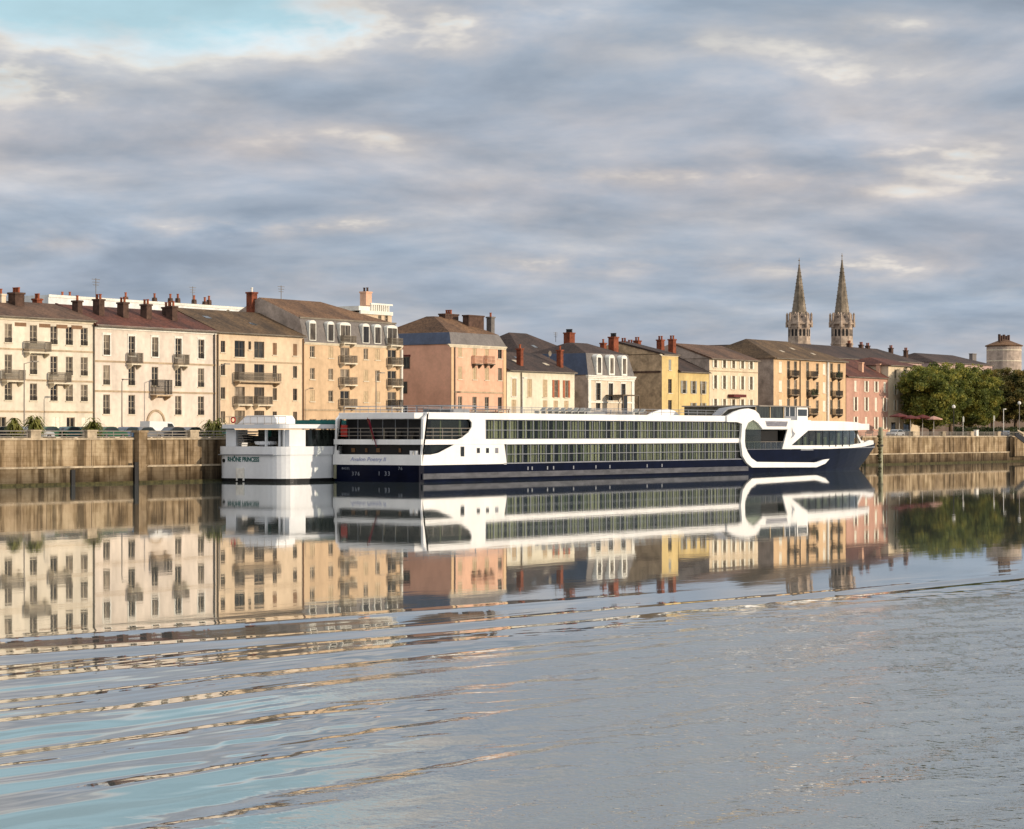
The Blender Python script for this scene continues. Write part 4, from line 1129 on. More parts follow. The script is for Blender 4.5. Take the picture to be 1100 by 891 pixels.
# emblem: a dark rearing swoosh
em = pl((850.5, 459.5), (851.6, 463.5), (854, 466), (852.2, 469), (849, 471.5), (851, 467.2), (850.3, 464.5))
MB().prism(em, -HB - .05, -HB - .015).build('emblem', 'grey_paint', ship)
# wheelhouse
xw0, xw1 = xi(815), xi(846)
MB().box(xw0, -HB + .6, 7.55, xw1, HB - .6, 9.15).build('wheelhouse', 'ship_pane', ship)
m = MB(); m.box(xw0 - .2, -HB + .3, 9.152, xi(873), HB - .3, 9.32); m.build('wheelhouse_roof', 'lamp_metal', ship)
m = MB()
for px in (815.5, 831, 845.5): m.box(xi(px) - .08, -HB + .5, 7.56, xi(px) + .08, -HB + .595, 9.15)
m.build('wheelhouse_post', 'shutter_tan', ship)
m = MB(); m.box(xw1 + .02, -HB + .5, 7.22, xi(858.5), HB - .5, 7.85); o = m.build('bridge', 'grey_paint', ship)
MB().box(xw1 + .02, -HB + .55, 7.852, xi(857.5), HB - .55, 9.15).build('bridge_window', 'car_glass', o)
for px in (846.6, 851.5, 857.5): MB().box(xi(px) - .07, -HB + .48, 7.852, xi(px) + .07, -HB + .545, 9.15).build('bridge_post', 'ship_white', o)
m = MB(); m.box(xi(859.5), -HB + .5, 7.25, xi(871), -HB + 2.6, 7.9); m.box(xi(859.5), -HB + .5, 8.85, xi(871), -HB + 2.6, 9.14)
for px in (859.5, 870.3): m.box(xi(px), -HB + .5, 7.9, xi(px) + .25, -HB + 2.6, 8.85)
o = m.build('bridge_wing', 'ship_white', ship); MB().box(xi(860.6), -HB + .55, 7.902, xi(870.2), -HB + 2.5, 8.848).build('pane', 'car_glass', o)
# dark canopy above the loop
m = MB(); pts = pl((775, 447), (783.5, 438.8), (800, 436.3), (818, 435.8), (818, 436.9), (800, 437.6), (784.5, 440), (776.5, 447)); m.prism(pts, -HB + .3, -HB + 1.6); m.build('canopy', 'grey_paint', ship)
# sundeck railing + clutter
rail('railing', [(xi(778), -HB + .2), (1.6, -HB + .2), (1.3, -HB + .6), (1.3, HB - .6), (1.6, HB - .2), (xi(778), HB - .2)], Z_TOP, 2, .72, 'grey_paint', 2.2, .03)
for p0, p1, h, mat in ((512, 540, .8, 'grey_paint'), (560, 575, .4, 'wood'), (655, 684, .55, 'grey_paint'), (700, 712, .35, 'louvre')):
    m = MB(); x0, x1 = xi(p0), xi(p1)
    m.box(x0, -2.6, Z_TOP + h, x1, 2.6, Z_TOP + h + .12)
    for xx in (x0 + .1, x1 - .2):
        for y in (-2.5, 2.4): m.box(xx, y, Z_TOP, xx + .1, y + .1, Z_TOP + h)
    m.box(x0 + 1, -2.2, Z_TOP, x1 - 1, 2.2, Z_TOP + h * .6); m.build('folded_awning', mat, ship)
for px in (590, 597, 604, 611, 618, 625, 632, 639, 690, 697):
    m = MB(); x = xi(px); m.prism([(x, Z_TOP), (x + .15, Z_TOP), (x + .2, Z_TOP + .3), (x + 1.2, Z_TOP + .32), (x + 1.7, Z_TOP + .75), (x + 1.6, Z_TOP + .8), (x + 1.15, Z_TOP + .42), (x, Z_TOP + .4)], -HB + 1.5, -HB + 2.1); m.build('sun_lounger', 'shutter_grey', ship)
m = MB(); m.bar((xi(478), 0, Z_TOP), (xi(478), 0, Z_TOP + 1.2), .04); m.build('mast', 'lamp_metal', ship)
# stern writing and draught marks
RT = (math.pi / 2, 0, -math.pi / 2)
text('Avalon Poetry II', .62, 'blue_letters', ship, (-.03, 1.2, 2.5), RT, 'lettering', shear=.25, ext=.008, sxy=1.25)
for s_, y, z, sz in (('376', 2.95, .85, .62), ('1 33', -1.1, .9, .68), ('76', -3.4, 1.5, .5), ('BASEL', 4.4, 1.45, .36)):
    for k, ch_ in enumerate(s_):
        if ch_ != ' ': text(ch_, sz, 'pale_letters', ship, (-.02, y + (len(s_) / 2 - k - .5) * sz * .68, z), RT, 'lettering', ext=.02)
MB().box(-.12, HB - .5, .3, .3, HB - .15, 1.86).build('fender', 'pile', ship)
for px in (567, 571.5, 588, 594.5, 616, 640, 655, 695, 711): MB().box(-.11, -.03, -.2, .11, .0, .2).build('draught_mark', 'grey_paint', ship, (xi(px), -HB - .002, 1.3))
# ensign
t = thing('stern_flag', 'limp dark red ensign on a slanted staff at the stern rail', 'flag', (XS - .4, MY + HB * .06 + .2, 4.0))
m = MB(); m.bar((.7, 0, .1), (-.5, 0, 3.2), .04); m.build('staff', 'wood', t)
m = MB(); n = 10
for i in range(n):
    f0, f1 = i / n, (i + 1) / n
    for j in range(4):
        y0, y1 = j * .11 - .1, (j + 1) * .11 - .1
        P0 = lambda f, y: (-.45 + 1.0 * f + .08 * math.sin(9 * y + 3 * f), -y * (1 - .4 * f) - f * .35, 3.1 - 3.0 * f - abs(y) * .6)
        m.poly([P0(f0, y0), P0(f1, y0), P0(f1, y1), P0(f0, y1)])
m.build('cloth', 'flag', t)

# ------------------------------------------------------------------ second ship (white, stern only in view)
RN, RF = -10.7, -.75
XR = sx(233.5, RF); HB2 = (RF - RN) / 2; MY2 = (RN + RF) / 2
rp = thing('passenger_boat', 'white passenger boat with green name lettering, moored against the quay wall', 'ship', (XR, MY2, 0))
def rr_plan(x0, x1, h, rad, n=7):
    pts = []
    for cx, cy, a0 in ((x0 + rad, -h + rad, math.pi), (x1 - rad * 2, -h + rad, 1.5 * math.pi), (x1 - rad * 2, h - rad, 0), (x0 + rad * .5, h - rad * .5, .5 * math.pi)):
        rd = rad if cx != x0 + rad * .5 else rad * .5
        for i in range(n + 1):
            a = a0 + math.pi / 2 * i / n; pts.append((cx + rd * math.cos(a), cy + rd * math.sin(a)))
    return pts
def slab2(name, zb, zt_, x0, x1, h, rad, mat): return MB().slab(rr_plan(x0, x1, h, rad), zb, zt_).build(name, mat, rp)
LR = 104
slab2('boot_top', -.8, .36, .1, LR, HB2 - .1, 2.2, 'black'); slab2('hull', .362, 3.02, 0, LR, HB2, 2.3, 'white_paint')
slab2('bulwark', 3.022, 3.95, -.15, LR, HB2 + .12, 2.4, 'white_paint')
MB().box(-.2, -HB2 + 1.5, 2.98, -.02, HB2 - .3, 3.08).build('rubbing_strake', 'grey_paint', rp)
slab2('upper_deck', 5.98, 6.45, .2, LR - 8, HB2 - .1, 1.6, 'white_paint')
slab2('saloon', 3.952, 5.84, 5.5, LR - 10, HB2 - 1.0, 1.0, 'ship_pane')
# left house with stairs
MB().box(1.0, HB2 - 1.9, 3.96, 3.0, HB2 - .4, 5.83).build('stair_house', 'white_paint', rp)
m = MB()
for i in range(6): m.box(.96, HB2 - 3.6 + .0, 4.1 + i * .28, 1.3 + i * .3, HB2 - 2.2, 4.18 + i * .28)
m.build('stairs', 'lamp_metal', rp)
for y in (-HB2 + 1.0, -HB2 + 1.6, -HB2 + 3.6): MB().box(1.0, y - .12, 3.96, 1.25, y + .12, 5.83).build('post', 'white_paint', rp)
MB().box(1.6, -1.0, 3.96, 2.4, -.85, 5.83).build('post', 'green_letters', rp)
MB().box(1.2, -HB2 + .3, 3.96, 4.0, -HB2 + 1.0, 5.83).build('corner_house', 'white_paint', rp)
m = MB(); m.prism([(-2.6, 5.0), (2.6, 5.25), (2.2, 4.4), (-2.0, 4.3)], 0, .25)
o = m.build('tender', 'black', rp, (2.2, .4, 0)); o.rotation_euler = (0, 0, math.pi / 2)
m = MB(); m.lathe(0, 0, [(.3, 3.96), (1.2, 4.2), (1.3, 4.5), (.8, 4.55)], 14); m.build('capstan', 'white_paint', rp, (1.9, -.6, 0))
# top canopy house
m = MB(); m.prism([(-2.9, 6.5), (2.9, 6.5), (2.9, 7.0), (2.5, 7.45), (-1.6, 7.45)], 0, 3.2); o = m.build('canopy', 'ship_white', rp, (2.5, 1.2, 0)); o.rotation_euler = (0, 0, -math.pi / 2)
m = MB(); m.box(.8, -HB2 + .5, 6.55, .86, HB2 - .5, 6.6)
for i in range(10): m.bar((.85, -HB2 + .5 + i * 1.05, 6.5), (.85, -HB2 + .5 + i * 1.05, 7.3), .03)
m.bar((.85, -HB2 + .5, 7.3), (.85, HB2 - .5, 7.3), .03); m.build('railing', 'lamp_metal', rp)
m = MB(); m.box(8, -HB2 + 1.5, 6.5, 50, HB2 - 1.5, 6.95); m.build('deck_house', 'green_letters', rp)
m = MB()
for i in range(14):
    a0 = 2 * math.pi * i / 14; a1 = 2 * math.pi * (i + 1) / 14
    m.bar((.9, .3 * math.cos(a0), 6.95 + .3 * math.sin(a0)), (.9, .3 * math.cos(a1), 6.95 + .3 * math.sin(a1)), .08)
m.build('life_ring', 'red', rp, (0, 3.4, 0))
MB().box(-.17, HB2 - 3.1, .1, -.0, HB2 - 2.95, 1.55).box(-.17, HB2 - 4.1, .1, -.0, HB2 - 3.95, 1.55).box(-.12, HB2 - 3.95, .4, -.0, HB2 - 3.1, 1.5).build('stern_door', 'lamp_white', rp)
MB().lathe(0, 0, [(.22, 0), (.2, .05)], 12).build('porthole', 'black', rp, (-.02, HB2 - 1.0, 2.35)).rotation_euler = (0, -math.pi / 2, 0)
text('RHÔNE PRINCESS', .72, 'green_letters', rp, (-.03, 1.05, 2.48), RT, 'lettering', ext=.01, sxy=.82, bold=.02)

# ------------------------------------------------------------------ vegetation
def leaf_cloud(mb, centre, radii, n, size, seed, flat=.0):
    rg = np.random.default_rng(seed)
    u = rg.normal(size=(n, 3)); u /= np.linalg.norm(u, axis=1)[:, None]
    rad = rg.random(n) ** .45
    p = np.array(centre) + u * rad[:, None] * np.array(radii)
    for q in p:
        a = rg.normal(size=3); a /= np.linalg.norm(a); c = np.cross(a, rg.normal(size=3)); c /= np.linalg.norm(c)
        s = size * rg.uniform(.6, 1.3)
        mb.poly([q - a * s, q + c * s * .55, q + a * s, q - c * s * .55])
def tree(name, label, px, Y, top, crown_bot, wpx, leaf, seed, group=None, n=90):
    x = sx(px, Y); t = thing(name, label, 'tree', (x, Y, GZ), group)
    zt2 = hz(px, top, Y) - GZ; zb = hz(px, crown_bot, Y) - GZ
    k = ((x - CX) * CS + (Y - CY) * SN) / F
    rad = wpx * k / 2
    rg = random.Random(seed)
    m = MB(); hb_ = zb + (zt2 - zb) * .35
    m.bar((0, 0, -.1), (.1, .1, zb), .42, .34, 9); m.bar((.1, .1, zb), (.2, 0, hb_), .34, .2, 8)
    cen = zb + (zt2 - zb) * .48; rz_ = (zt2 - zb) / 2
    cl = []
    while len(cl) < n:
        v = Vector((rg.uniform(-1, 1), rg.uniform(-1, 1), rg.uniform(-1, 1)))
        if .2 < (abs(v.x) ** 2.6 + abs(v.y) ** 2.6 + abs(v.z) ** 2.6) ** (1 / 2.6) < 1:
            q = Vector((v.x * rad * .86, v.y * rad * .7, cen + v.z * rz_ * .86))
            cl.append(q)
    for q in cl[:16]: m.bar((.15, 0, zb + rg.uniform(0, hb_ - zb)), q, .13, .03, 5)
    m.build('trunk', 'bark', t)
    m = MB()
    for k in range(14):        # stray sprays that roughen the outline
        a, e = rg.uniform(0, 6.28), rg.uniform(-.3, 1.3); cl.append(Vector((rad * 1.0 * math.cos(a) * math.cos(e), rad * .8 * math.sin(a) * math.cos(e), cen + rz_ * .98 * math.sin(e))))
    for i, q in enumerate(cl):
        s = rg.uniform(.7, 1.6) * rad / 8
        leaf_cloud(m, q, (s * 1.3, s * 1.3, s * .8), 170, .26, seed * 100 + i)
    m.build('crown', leaf, t)
    return t
tree('plane_tree', 'broad dark green plane tree nearest the ship bow, beside the red awnings', 1000, 19, 388, 461, 84, 'leaf', 3, n=210)
tree('plane_tree', 'broad olive green plane tree standing just downstream of the darkest one', 1041, 20, 389, 461, 80, 'leaf', 5, n=210)
tree('plane_tree', 'browning autumn tree at the downstream edge of the picture', 1091, 17, 395, 456, 66, 'leaf_autumn', 8, n=150)
tree('plane_tree', 'small browning tree wedged behind the two broad plane trees', 1066, 29, 396, 454, 52, 'leaf_autumn', 9, n=110)
tree('plane_tree', 'dark tree filling the gap behind the two broad plane trees', 1021, 27, 396, 458, 50, 'leaf_dark', 15, n=100)
tree('plane_tree', 'autumn tree just beyond the downstream picture edge', 1128, 18, 396, 448, 50, 'leaf_autumn', 12, n=60)
def shrub(px, Y, top, wpx, label, seed):
    x = sx(px, Y); t = thing('shrub', label, 'shrub', (x, Y, GZ)); rg = random.Random(seed)
    k = ((x - CX) * CS + (Y - CY) * SN) / F; rad = wpx * k / 2; hh = hz(px, top, Y) - GZ
    m = MB(); st_ = []
    for i in range(7):
        a = rg.uniform(0, 6.28); st_.append((rad * .25 * math.cos(a), rad * .25 * math.sin(a), hh * rg.uniform(.5, .75)))
        m.bar((rg.uniform(-.2, .2), rg.uniform(-.2, .2), 0), st_[-1], .07, .03, 5)
    m.build('stem', 'bark', t)
    m = MB()
    for i in range(340):
        s = rg.choice(st_); a = rg.uniform(0, 6.28); ln = rad * rg.uniform(.45, .85); up = rg.uniform(-.2, .9)
        p0 = Vector(s) + Vector((0, 0, rg.uniform(-hh * .35, .1)))
        prev = p0; d = Vector((math.cos(a), math.sin(a), 0)); w = Vector((-math.sin(a), math.cos(a), 0)) * .09
        for j in range(1, 5):
            f = j / 4; q = p0 + d * (ln * f) + Vector((0, 0, ln * (up * f - .9 * f * f)))
            ww = w * (1.3 - f); wp = w * (1.3 - (j - 1) / 4)
            m.poly([prev - wp, prev + wp, q + ww, q - ww]); prev = q
    m.build('foliage', 'leaf_shrub', t)
shrub(16, 3.2, 441, 26, 'arching yellow-green shrub furthest upstream behind the quay railing', 1)
shrub(37, 3.2, 439, 28, 'taller arching shrub close to the street lamp at the upstream end', 2)
shrub(100, 3.0, 443, 32, 'bushy dark shrub behind the railing, midway to the stone pier', 3)
shrub(229, 3.2, 444, 38, 'wide spreading shrub just upstream of the white passenger boat', 4)
def hedge(p0, p1, Y, h, label, seed):
    x0, x1 = sx(p0, Y), sx(p1, Y); t = thing('hedge', label, 'hedge', (x0, Y, GZ)); m = MB()
    n = int((x1 - x0) / 1.0)
    for i in range(n): leaf_cloud(m, (i * 1.0 + .5, 0, h * .5), (.9, .8, h * .55), 110, .24, seed + i)
    m.build('foliage', 'leaf_dark', t)
hedge(1026, 1115, 6.5, 2.0, 'clipped dark hedge along the quay beneath the plane trees', 700)

# ------------------------------------------------------------------ vehicles
def car_mats(n, c): M[n] = mk(n, c, .25, .03, .5, spec=.6, finev=.01); return n
def make_car(name, label, cat, x, y, paint, kind='car', rz=0):
    t = thing(name, label, cat, (x, y, GZ + .004), None, rz)
    W = .88
    if kind == 'car':
        prof = [(-2.1, .35), (2.1, .35), (2.15, .62), (2.0, .84), (1.05, .95), (.98, .97), (-1.35, .97), (-2.05, .93), (-2.18, .6)]
        cab = [(1.02, .96), (.35, 1.42), (-.15, 1.47), (-1.1, 1.43), (-1.85, .97)]; gl = [(.86, .99), (.32, 1.36), (-.15, 1.41), (-1.05, 1.37), (-1.6, 1.0)]
    else:
        prof = [(-2.6, .4), (2.6, .4), (2.65, .75), (2.4, 1.1), (1.8, 1.18), (-2.62, 1.18)]
        cab = [(2.0, 1.17), (1.3, 1.95), (1.0, 2.1), (-2.55, 2.15), (-2.62, 1.17)]; gl = [(1.78, 1.22), (1.22, 1.86), (.45, 1.9), (.45, 1.22)]
    m = MB(); m.prism(prof, -W, W); body = m.build('body', paint, t)
    m = MB(); m.prism(cab, -W + .1, W - .1); m.build('cabin', paint, t)
    for sg in (-1, 1):
        m = MB(); a, c = sorted((sg * (W - .1), sg * (W - .085))); m.prism(gl, a, c); m.build('side_window', 'car_glass', t)
    f = gl; x0, z0, x1, z1 = cab[0][0], cab[0][1], cab[1][0], cab[1][1]
    m = MB(); m.poly([(x0 + .005, -W + .2, z0 + .05), (x0 + .005, W - .2, z0 + .05), (x1 + .04, W - .2, z1 - .04), (x1 + .04, -W + .2, z1 - .04)]); m.build('windscreen', 'car_glass', t)
    xb2 = 1.3 if kind == 'car' else 1.7
    for xx in (-xb2, xb2):
        for sg in (-1, 1):
            m = MB(); m.bar((0, -.11, 0), (0, .11, 0), .33, n=16); w = m.build('wheel', 'tyre', t, (xx, sg * (W - .08), .33))
            m = MB(); m.bar((0, -.125, 0), (0, .125, 0), .19, n=12); m.build('rim', 'chrome', w)
    for sg in (-1, 1):
        m = MB(); e = 2.12 if kind == 'car' else 2.6
        m.box(e - .02, sg * .6 - .16, .62, e + .03, sg * .6 + .16, .76); m.build('headlight', 'lamp_white', t)
        m = MB(); e = -2.2 if kind == 'car' else -2.63; m.box(e - .02, sg * .62 - .12, .66, e + .06, sg * .62 + .12, .82); m.build('tail_light', 'red', t)
    return t
cd = car_mats('paint_dark', (.03, .033, .038)); cg = car_mats('paint_grey', (.16, .165, .175)); ct = car_mats('paint_teal', (.02, .10, .10)); cgr = car_mats('paint_green', (.02, .09, .05))
cb = car_mats('paint_blue', (.06, .10, .16)); cw = car_mats('paint_white', (.75, .75, .73)); cs_ = car_mats('paint_silver', (.4, .41, .42))
CARS = [(4, 6, cd, 'car', 'black parked car at the upstream picture edge'), (24, 7, cd, 'car', 'black parked car half hidden by the upstream shrubs'),
        (37, 5.2, cs_, 'car', 'silver parked car behind the first quay pillar'), (53, 6, cgr, 'car', 'dark green parked car beside a teal car'),
        (72, 6, ct, 'car', 'teal parked car in front of the pale doors'), (90, 8.5, cd, 'car', 'black parked car behind the midway shrub'),
        (117, 6, cgr, 'car', 'bright green parked car upstream of the stone pier'), (135, 6.5, cb, 'car', 'blue parked car just before the stone pier'),
        (156, 6, cg, 'car', 'grey parked car just past the stone pier'), (172, 12, cw, 'van', 'white van parked before the arched door'),
        (184, 6, cd, 'car', 'black parked car in front of the white van'), (207, 6, cg, 'car', 'dark grey parked car upstream of the spreading shrub'),
        (243, 9, ct, 'car', 'teal parked car behind the spreading shrub'), (962, 8, cs_, 'car', 'silver parked car by the red awnings'), (972, 11, cd, 'car', 'black parked car under the edge of the darkest tree')]
for i, (px, y, p, k, lb) in enumerate(CARS):
    make_car('parked_car' if k == 'car' else 'parked_van', lb, k, sx(px, y), y, p, k, math.pi if i % 3 == 1 else 0.0)

# ------------------------------------------------------------------ lamps, signs, awnings
def lamp(px, Y, top, label, arm=1.6, mat='lamp_metal', ball=False, wall=None):
    x = sx(px, Y); zt2 = hz(px, top, Y) - GZ; t = thing('street_lamp', label, 'street lamp', (x, Y, GZ))
    m = MB(); m.lathe(0, 0, [(.16, 0), (.16, .6), (.085, .7), (.06, zt2)], 10); m.build('post', mat, t)
    if ball:
        m = MB(); m.lathe(0, 0, [(.08, zt2), (.3, zt2 + .12), (.34, zt2 + .4), (.2, zt2 + .62), (.05, zt2 + .68)], 12); m.build('lantern', 'lamp_white', t)
    else:
        m = MB(); m.bar((0, 0, zt2 - .05), (arm, 0, zt2 + .25), .05); m.build('arm', mat, t)
        m = MB(); m.box(arm - .1, -.16, zt2 + .18, arm + .75, .16, zt2 + .32); m.build('lamp_head', mat, t)
    return t
lamp(26, 15, 390.5, 'tall street lamp with an arm, before the balconies of the upstream cream block', 1.3)
lamp(131, 15, 410, 'slim street lamp with a stubby head before the arched-door block', .2)
lamp(236, 15, 393, 'street lamp standing at the drainpipe joint of the peach block', 1.0)
lamp(404, 15, 402.5, 'street lamp with a pale arm before the tall mansard block', 1.0)
lamp(561.5, 15, 408, 'white street lamp in front of the low cream house', .2, 'lamp_white')
lamp(753, 15, 413, 'street lamp with a short arm before the low yellow house', 1.1)
lamp(1024.5, 3.5, 439, 'dark lamp post with a pale lantern beneath the plane trees', ball=True, mat='iron')
lamp(1078, 3.5, 441, 'white slender lamp post under the browning tree', .25, 'lamp_white')
lamp(1095, 2.2, 435, 'pale green lamp post by the top of the quay stair', ball=True)
for px, top, lb in ((1034.5, 448, 'small pale sign board on a post beneath the plane trees'), (1067.5, 447, 'pale sign board on a post next to the clipped hedge end')):
    x = sx(px, 3); t = thing('sign', lb, 'sign', (x, 3, GZ)); zt2 = hz(px, top, 3) - GZ
    MB().bar((0, 0, 0), (0, 0, zt2), .05).build('post', 'lamp_white', t); MB().prism([(-.35, zt2 - 1.0), (.35, zt2 - 1.0), (.35, zt2 - .1), (0, zt2 + .15), (-.35, zt2 - .1)], -.1, -.05).build('board', 'shutter_grey', t)
x = sx(1048.5, .3); t = thing('utility_cabinet', 'white utility cabinet standing on the quay edge amid the railing', 'cabinet', (x, .3, zt))
MB().box(-.5, -.3, 0, .5, .25, 1.05).build('body', 'lamp_white', t); MB().box(-.56, -.36, 1.05, .56, .3, 1.15).build('lid', 'lamp_white', t)
x = sx(1079, 1.2); t = thing('container', 'blue-grey open container behind the railing near the quay stair', 'container', (x, 1.4, GZ))
MB().box(-1.6, -.6, 0, 1.6, .6, 1.2).build('body', 'paint_blue', t)
for i in range(5): MB().box(-1.5 + i * .7, -.66, .1, -1.35 + i * .7, -.605, 1.15).build('rib', 'paint_silver', t)
MB().box(-1.65, -.65, 1.2, 1.65, .65, 1.28).build('lid', 'paint_grey', t)
def parasol(px, Y, top, w, label, mat):
    x = sx(px, Y); zt2 = hz(px, top, Y) - GZ; t = thing('cafe_parasol', label, 'parasol', (x, Y, GZ))
    MB().bar((0, 0, 0), (0, 0, zt2), .05).build('pole', 'lamp_white', t)
    MB().lathe(0, 0, [(w, zt2 - .75), (w * .98, zt2 - .55), (.06, zt2)], 8).build('canopy', mat, t)
    MB().lathe(0, 0, [(.35, 0), (.35, .08), (.06, .12)], 10).build('base', 'iron', t)
parasol(966, 15, 444, 1.9, 'dark red parasol nearest the cream red-roofed house', 'awning'); parasol(978, 13, 446, 1.9, 'red parasol in the middle of the cafe group', 'awning')
parasol(991, 15, 445.5, 1.9, 'red parasol closest to the trunk of the darkest tree', 'awning'); parasol(1003, 13, 447, 1.7, 'pale pink parasol at the downstream end of the cafe group', 'pink')

# ------------------------------------------------------------------ river
def river():
    s0, s1, p0, p1 = -178.0, -40.0, 118.0, 179.2     # p: distance from the quay edge
    ns, npp = 900, 620
    sv = np.linspace(s0, s1, ns); pv = np.linspace(p0, p1, npp)
    Sg, Pg = np.meshgrid(sv, pv)
    rg = np.random.default_rng(11)
    def lf(kx, ky, n, seed):
        r = np.random.default_rng(seed); out = 0
        for _ in range(n):
            a = r.uniform(0, 2 * np.pi); fx, fy = kx * r.uniform(.4, 1.4) * r.choice([-1, 1]), ky * r.uniform(.4, 1.4)
            out = out + np.sin(fx * Sg + fy * Pg + a)
        return out / math.sqrt(n)
    w = np.clip(1 - (Pg - 134.0) / 20.0, 0, 1)
    q = (Pg - 137.3) - .275 * (Sg + 123.0) * w
    sm = lambda a, c, x: np.clip((x - a) / (c - a), 0, 1) ** 2 * (3 - 2 * np.clip((x - a) / (c - a), 0, 1))
    env = sm(-2.5, 2.5, q + .8 * lf(.25, .3, 4, 21)) * (.42 + .58 * sm(4, 11, q)) * (1 - .3 * sm(14, 30, q))
    left = 1 - .7 * sm(77, 100, .46 * Sg + .885 * Pg + 0 * Sg)   # waves die out towards the choppy side
    ph = 2 * np.pi * q / 2.8 + .9 * lf(.06, .10, 4, 1) + .35 * lf(.3, .25, 4, 2)
    amp = .0175 * (1 + .45 * lf(.10, .12, 4, 3))
    Zg = env * left * amp * (np.sin(ph) + .2 * np.sin(2 * ph))
    Zg += sm(-2.5, 2.5, q + .8 * lf(.25, .3, 4, 21)) * left * .015 * np.sin(2 * np.pi * q / 5.0 + 1.1 + 1.2 * lf(.05, .08, 4, 7))
    q2 = Pg - .12 * Sg
    Zg += env * sm(1, 8, q) * (.0060 * np.sin(2 * np.pi * q2 / 1.3 + 1.5 * lf(.18, .2, 4, 4)) * (1 + .6 * lf(.25, .3, 4, 5)))
    Zg += env * left * 0.0012 * np.sin(2 * np.pi * (Pg - .05 * Sg) / .62 + 2.0 * lf(.3, .4, 5, 31)) * (1 + .7 * lf(.35, .5, 5, 32))
    Zg += env * .0018 * lf(2.6, 3.4, 10, 6)
    rough = sm(70, 88, .46 * Sg + .885 * Pg + 2.2 * lf(.12, .16, 5, 41)) * sm(1.5, 9, q + 1.5 * lf(.2, .25, 4, 42))
    Zg += rough * (1 + .35 * lf(.5, .6, 5, 43)) * (.0105 * lf(4.2, 6.8, 26, 44) + .0095 * lf(2.0, 3.2, 14, 45))
    # one faint forerunner of the wake in the calm water
    Zg += .010 * np.exp(-((q + 4.2) / .8) ** 2) * (1 - sm(-108, -92, Sg))
    edge = sm(s0, s0 + 6, Sg) * (1 - sm(s1 - 10, s1, Sg)) * sm(p0, p0 + 5, Pg)
    Zg *= edge
    V = np.stack([Sg, -Pg, Zg], -1).reshape(-1, 3)
    idx = np.arange(ns * npp).reshape(npp, ns)
    Fq = np.stack([idx[1:, :-1], idx[1:, 1:], idx[:-1, 1:], idx[:-1, :-1]], -1).reshape(-1, 4)
    ring = [(-3000, -3000, 5000, -p1), (-3000, -p1, s0, -p0), (s1, -p1, 5000, -p0), (-3000, -p0, 5000, -.3)]
    ev, ef = [], []
    for x0, y0, x1, y1 in ring:
        k = len(V) + len(ev); ev += [(x0, y0, 0), (x1, y0, 0), (x1, y1, 0), (x0, y1, 0)]; ef.append((k, k + 1, k + 2, k + 3))
    allv = np.vstack([V, np.array(ev)])
    me = bpy.data.meshes.new('river'); 
    nf = len(Fq) + len(ef); loops = np.concatenate([Fq.reshape(-1), np.array(ef).reshape(-1)])
    me.vertices.add(len(allv)); me.vertices.foreach_set('co', allv.reshape(-1))
    me.loops.add(len(loops)); me.loops.foreach_set('vertex_index', loops.astype(np.int32))
    me.polygons.add(nf); me.polygons.foreach_set('loop_start', (np.arange(nf) * 4).astype(np.int32)); me.polygons.foreach_set('loop_total', np.full(nf, 4, np.int32))
    me.polygons.foreach_set('use_smooth', np.ones(nf, bool))
    me.update(calc_edges=True); me.validate()
    o = bpy.data.objects.new('river', me); COL.objects.link(o); o['kind'] = 'structure'
    m = bpy.data.materials.new('water'); t, N, K = nt(m); b = N['Principled BSDF']
    b.inputs['Base Color'].default_value = (.075, .096, .088, 1); b.inputs['Roughness'].default_value = .024
    b.inputs['IOR'].default_value = 1.42; b.inputs['Specular IOR Level'].default_value = .5
    g = N.new('ShaderNodeNewGeometry'); sp = N.new('ShaderNodeSeparateXYZ'); K.new(g.outputs['Position'], sp.inputs[0])
    def math_(op, a, c=None, d=None):
        n = N.new('ShaderNodeMath'); n.operation = op
        for i, v in enumerate((a, c, d)):
            if v is None: continue
            if isinstance(v, (int, float)): n.inputs[i].default_value = v
            else: K.new(v, n.inputs[i])
        return n.outputs[0]
    def sstep(v, a, c):
        n = N.new('ShaderNodeMapRange'); n.interpolation_type = 'SMOOTHSTEP'; n.inputs['From Min'].default_value = a; n.inputs['From Max'].default_value = c
        K.new(v, n.inputs['Value']); return n.outputs[0]
    X, Yv = sp.outputs[0], sp.outputs[1]
    pn = math_('MULTIPLY', Yv, -1.0)
    d = math_('ADD', math_('MULTIPLY', X, .46), math_('MULTIPLY', pn, .885))
    qq = math_('SUBTRACT', math_('SUBTRACT', pn, 137.3), math_('MULTIPLY', math_('ADD', X, 123.0), .2))
    qn = math_('ADD', qq, 0.0)
    wake = sstep(qn, -.5, 5.0)
    def noise(sc, st, det=3, rough=.55, rot=0.0):
        mp = N.new('ShaderNodeMapping'); mp.inputs['Scale'].default_value = st; mp.inputs['Rotation'].default_value = (0, 0, rot)
        K.new(g.outputs['Position'], mp.inputs['Vector'])
        n = N.new('ShaderNodeTexNoise'); n.inputs['Scale'].default_value = sc; n.inputs['Detail'].default_value = det; n.inputs['Roughness'].default_value = rough
        K.new(mp.outputs[0], n.inputs['Vector']); return n.outputs[0]
    patch = math_('MULTIPLY_ADD', noise(.09, (.6, 1.2, 1), 4, .6), 26.0, -13.0)
    chop = math_('MULTIPLY', sstep(math_('ADD', d, patch), 71, 90), sstep(math_('ADD', qq, math_('MULTIPLY', patch, .5)), 1.5, 9.0))
    h1 = math_('MULTIPLY', math_('ADD', math_('MULTIPLY', noise(5.5, (1, .8, 1), 2, .5, .3), .040), math_('MULTIPLY', noise(2.0, (.8, 1.1, 1), 2, .5, .2), .025)), chop)
    h2 = math_('MULTIPLY', noise(1.1, (.4, 1.3, 1), 3), math_('MULTIPLY', wake, .0016))
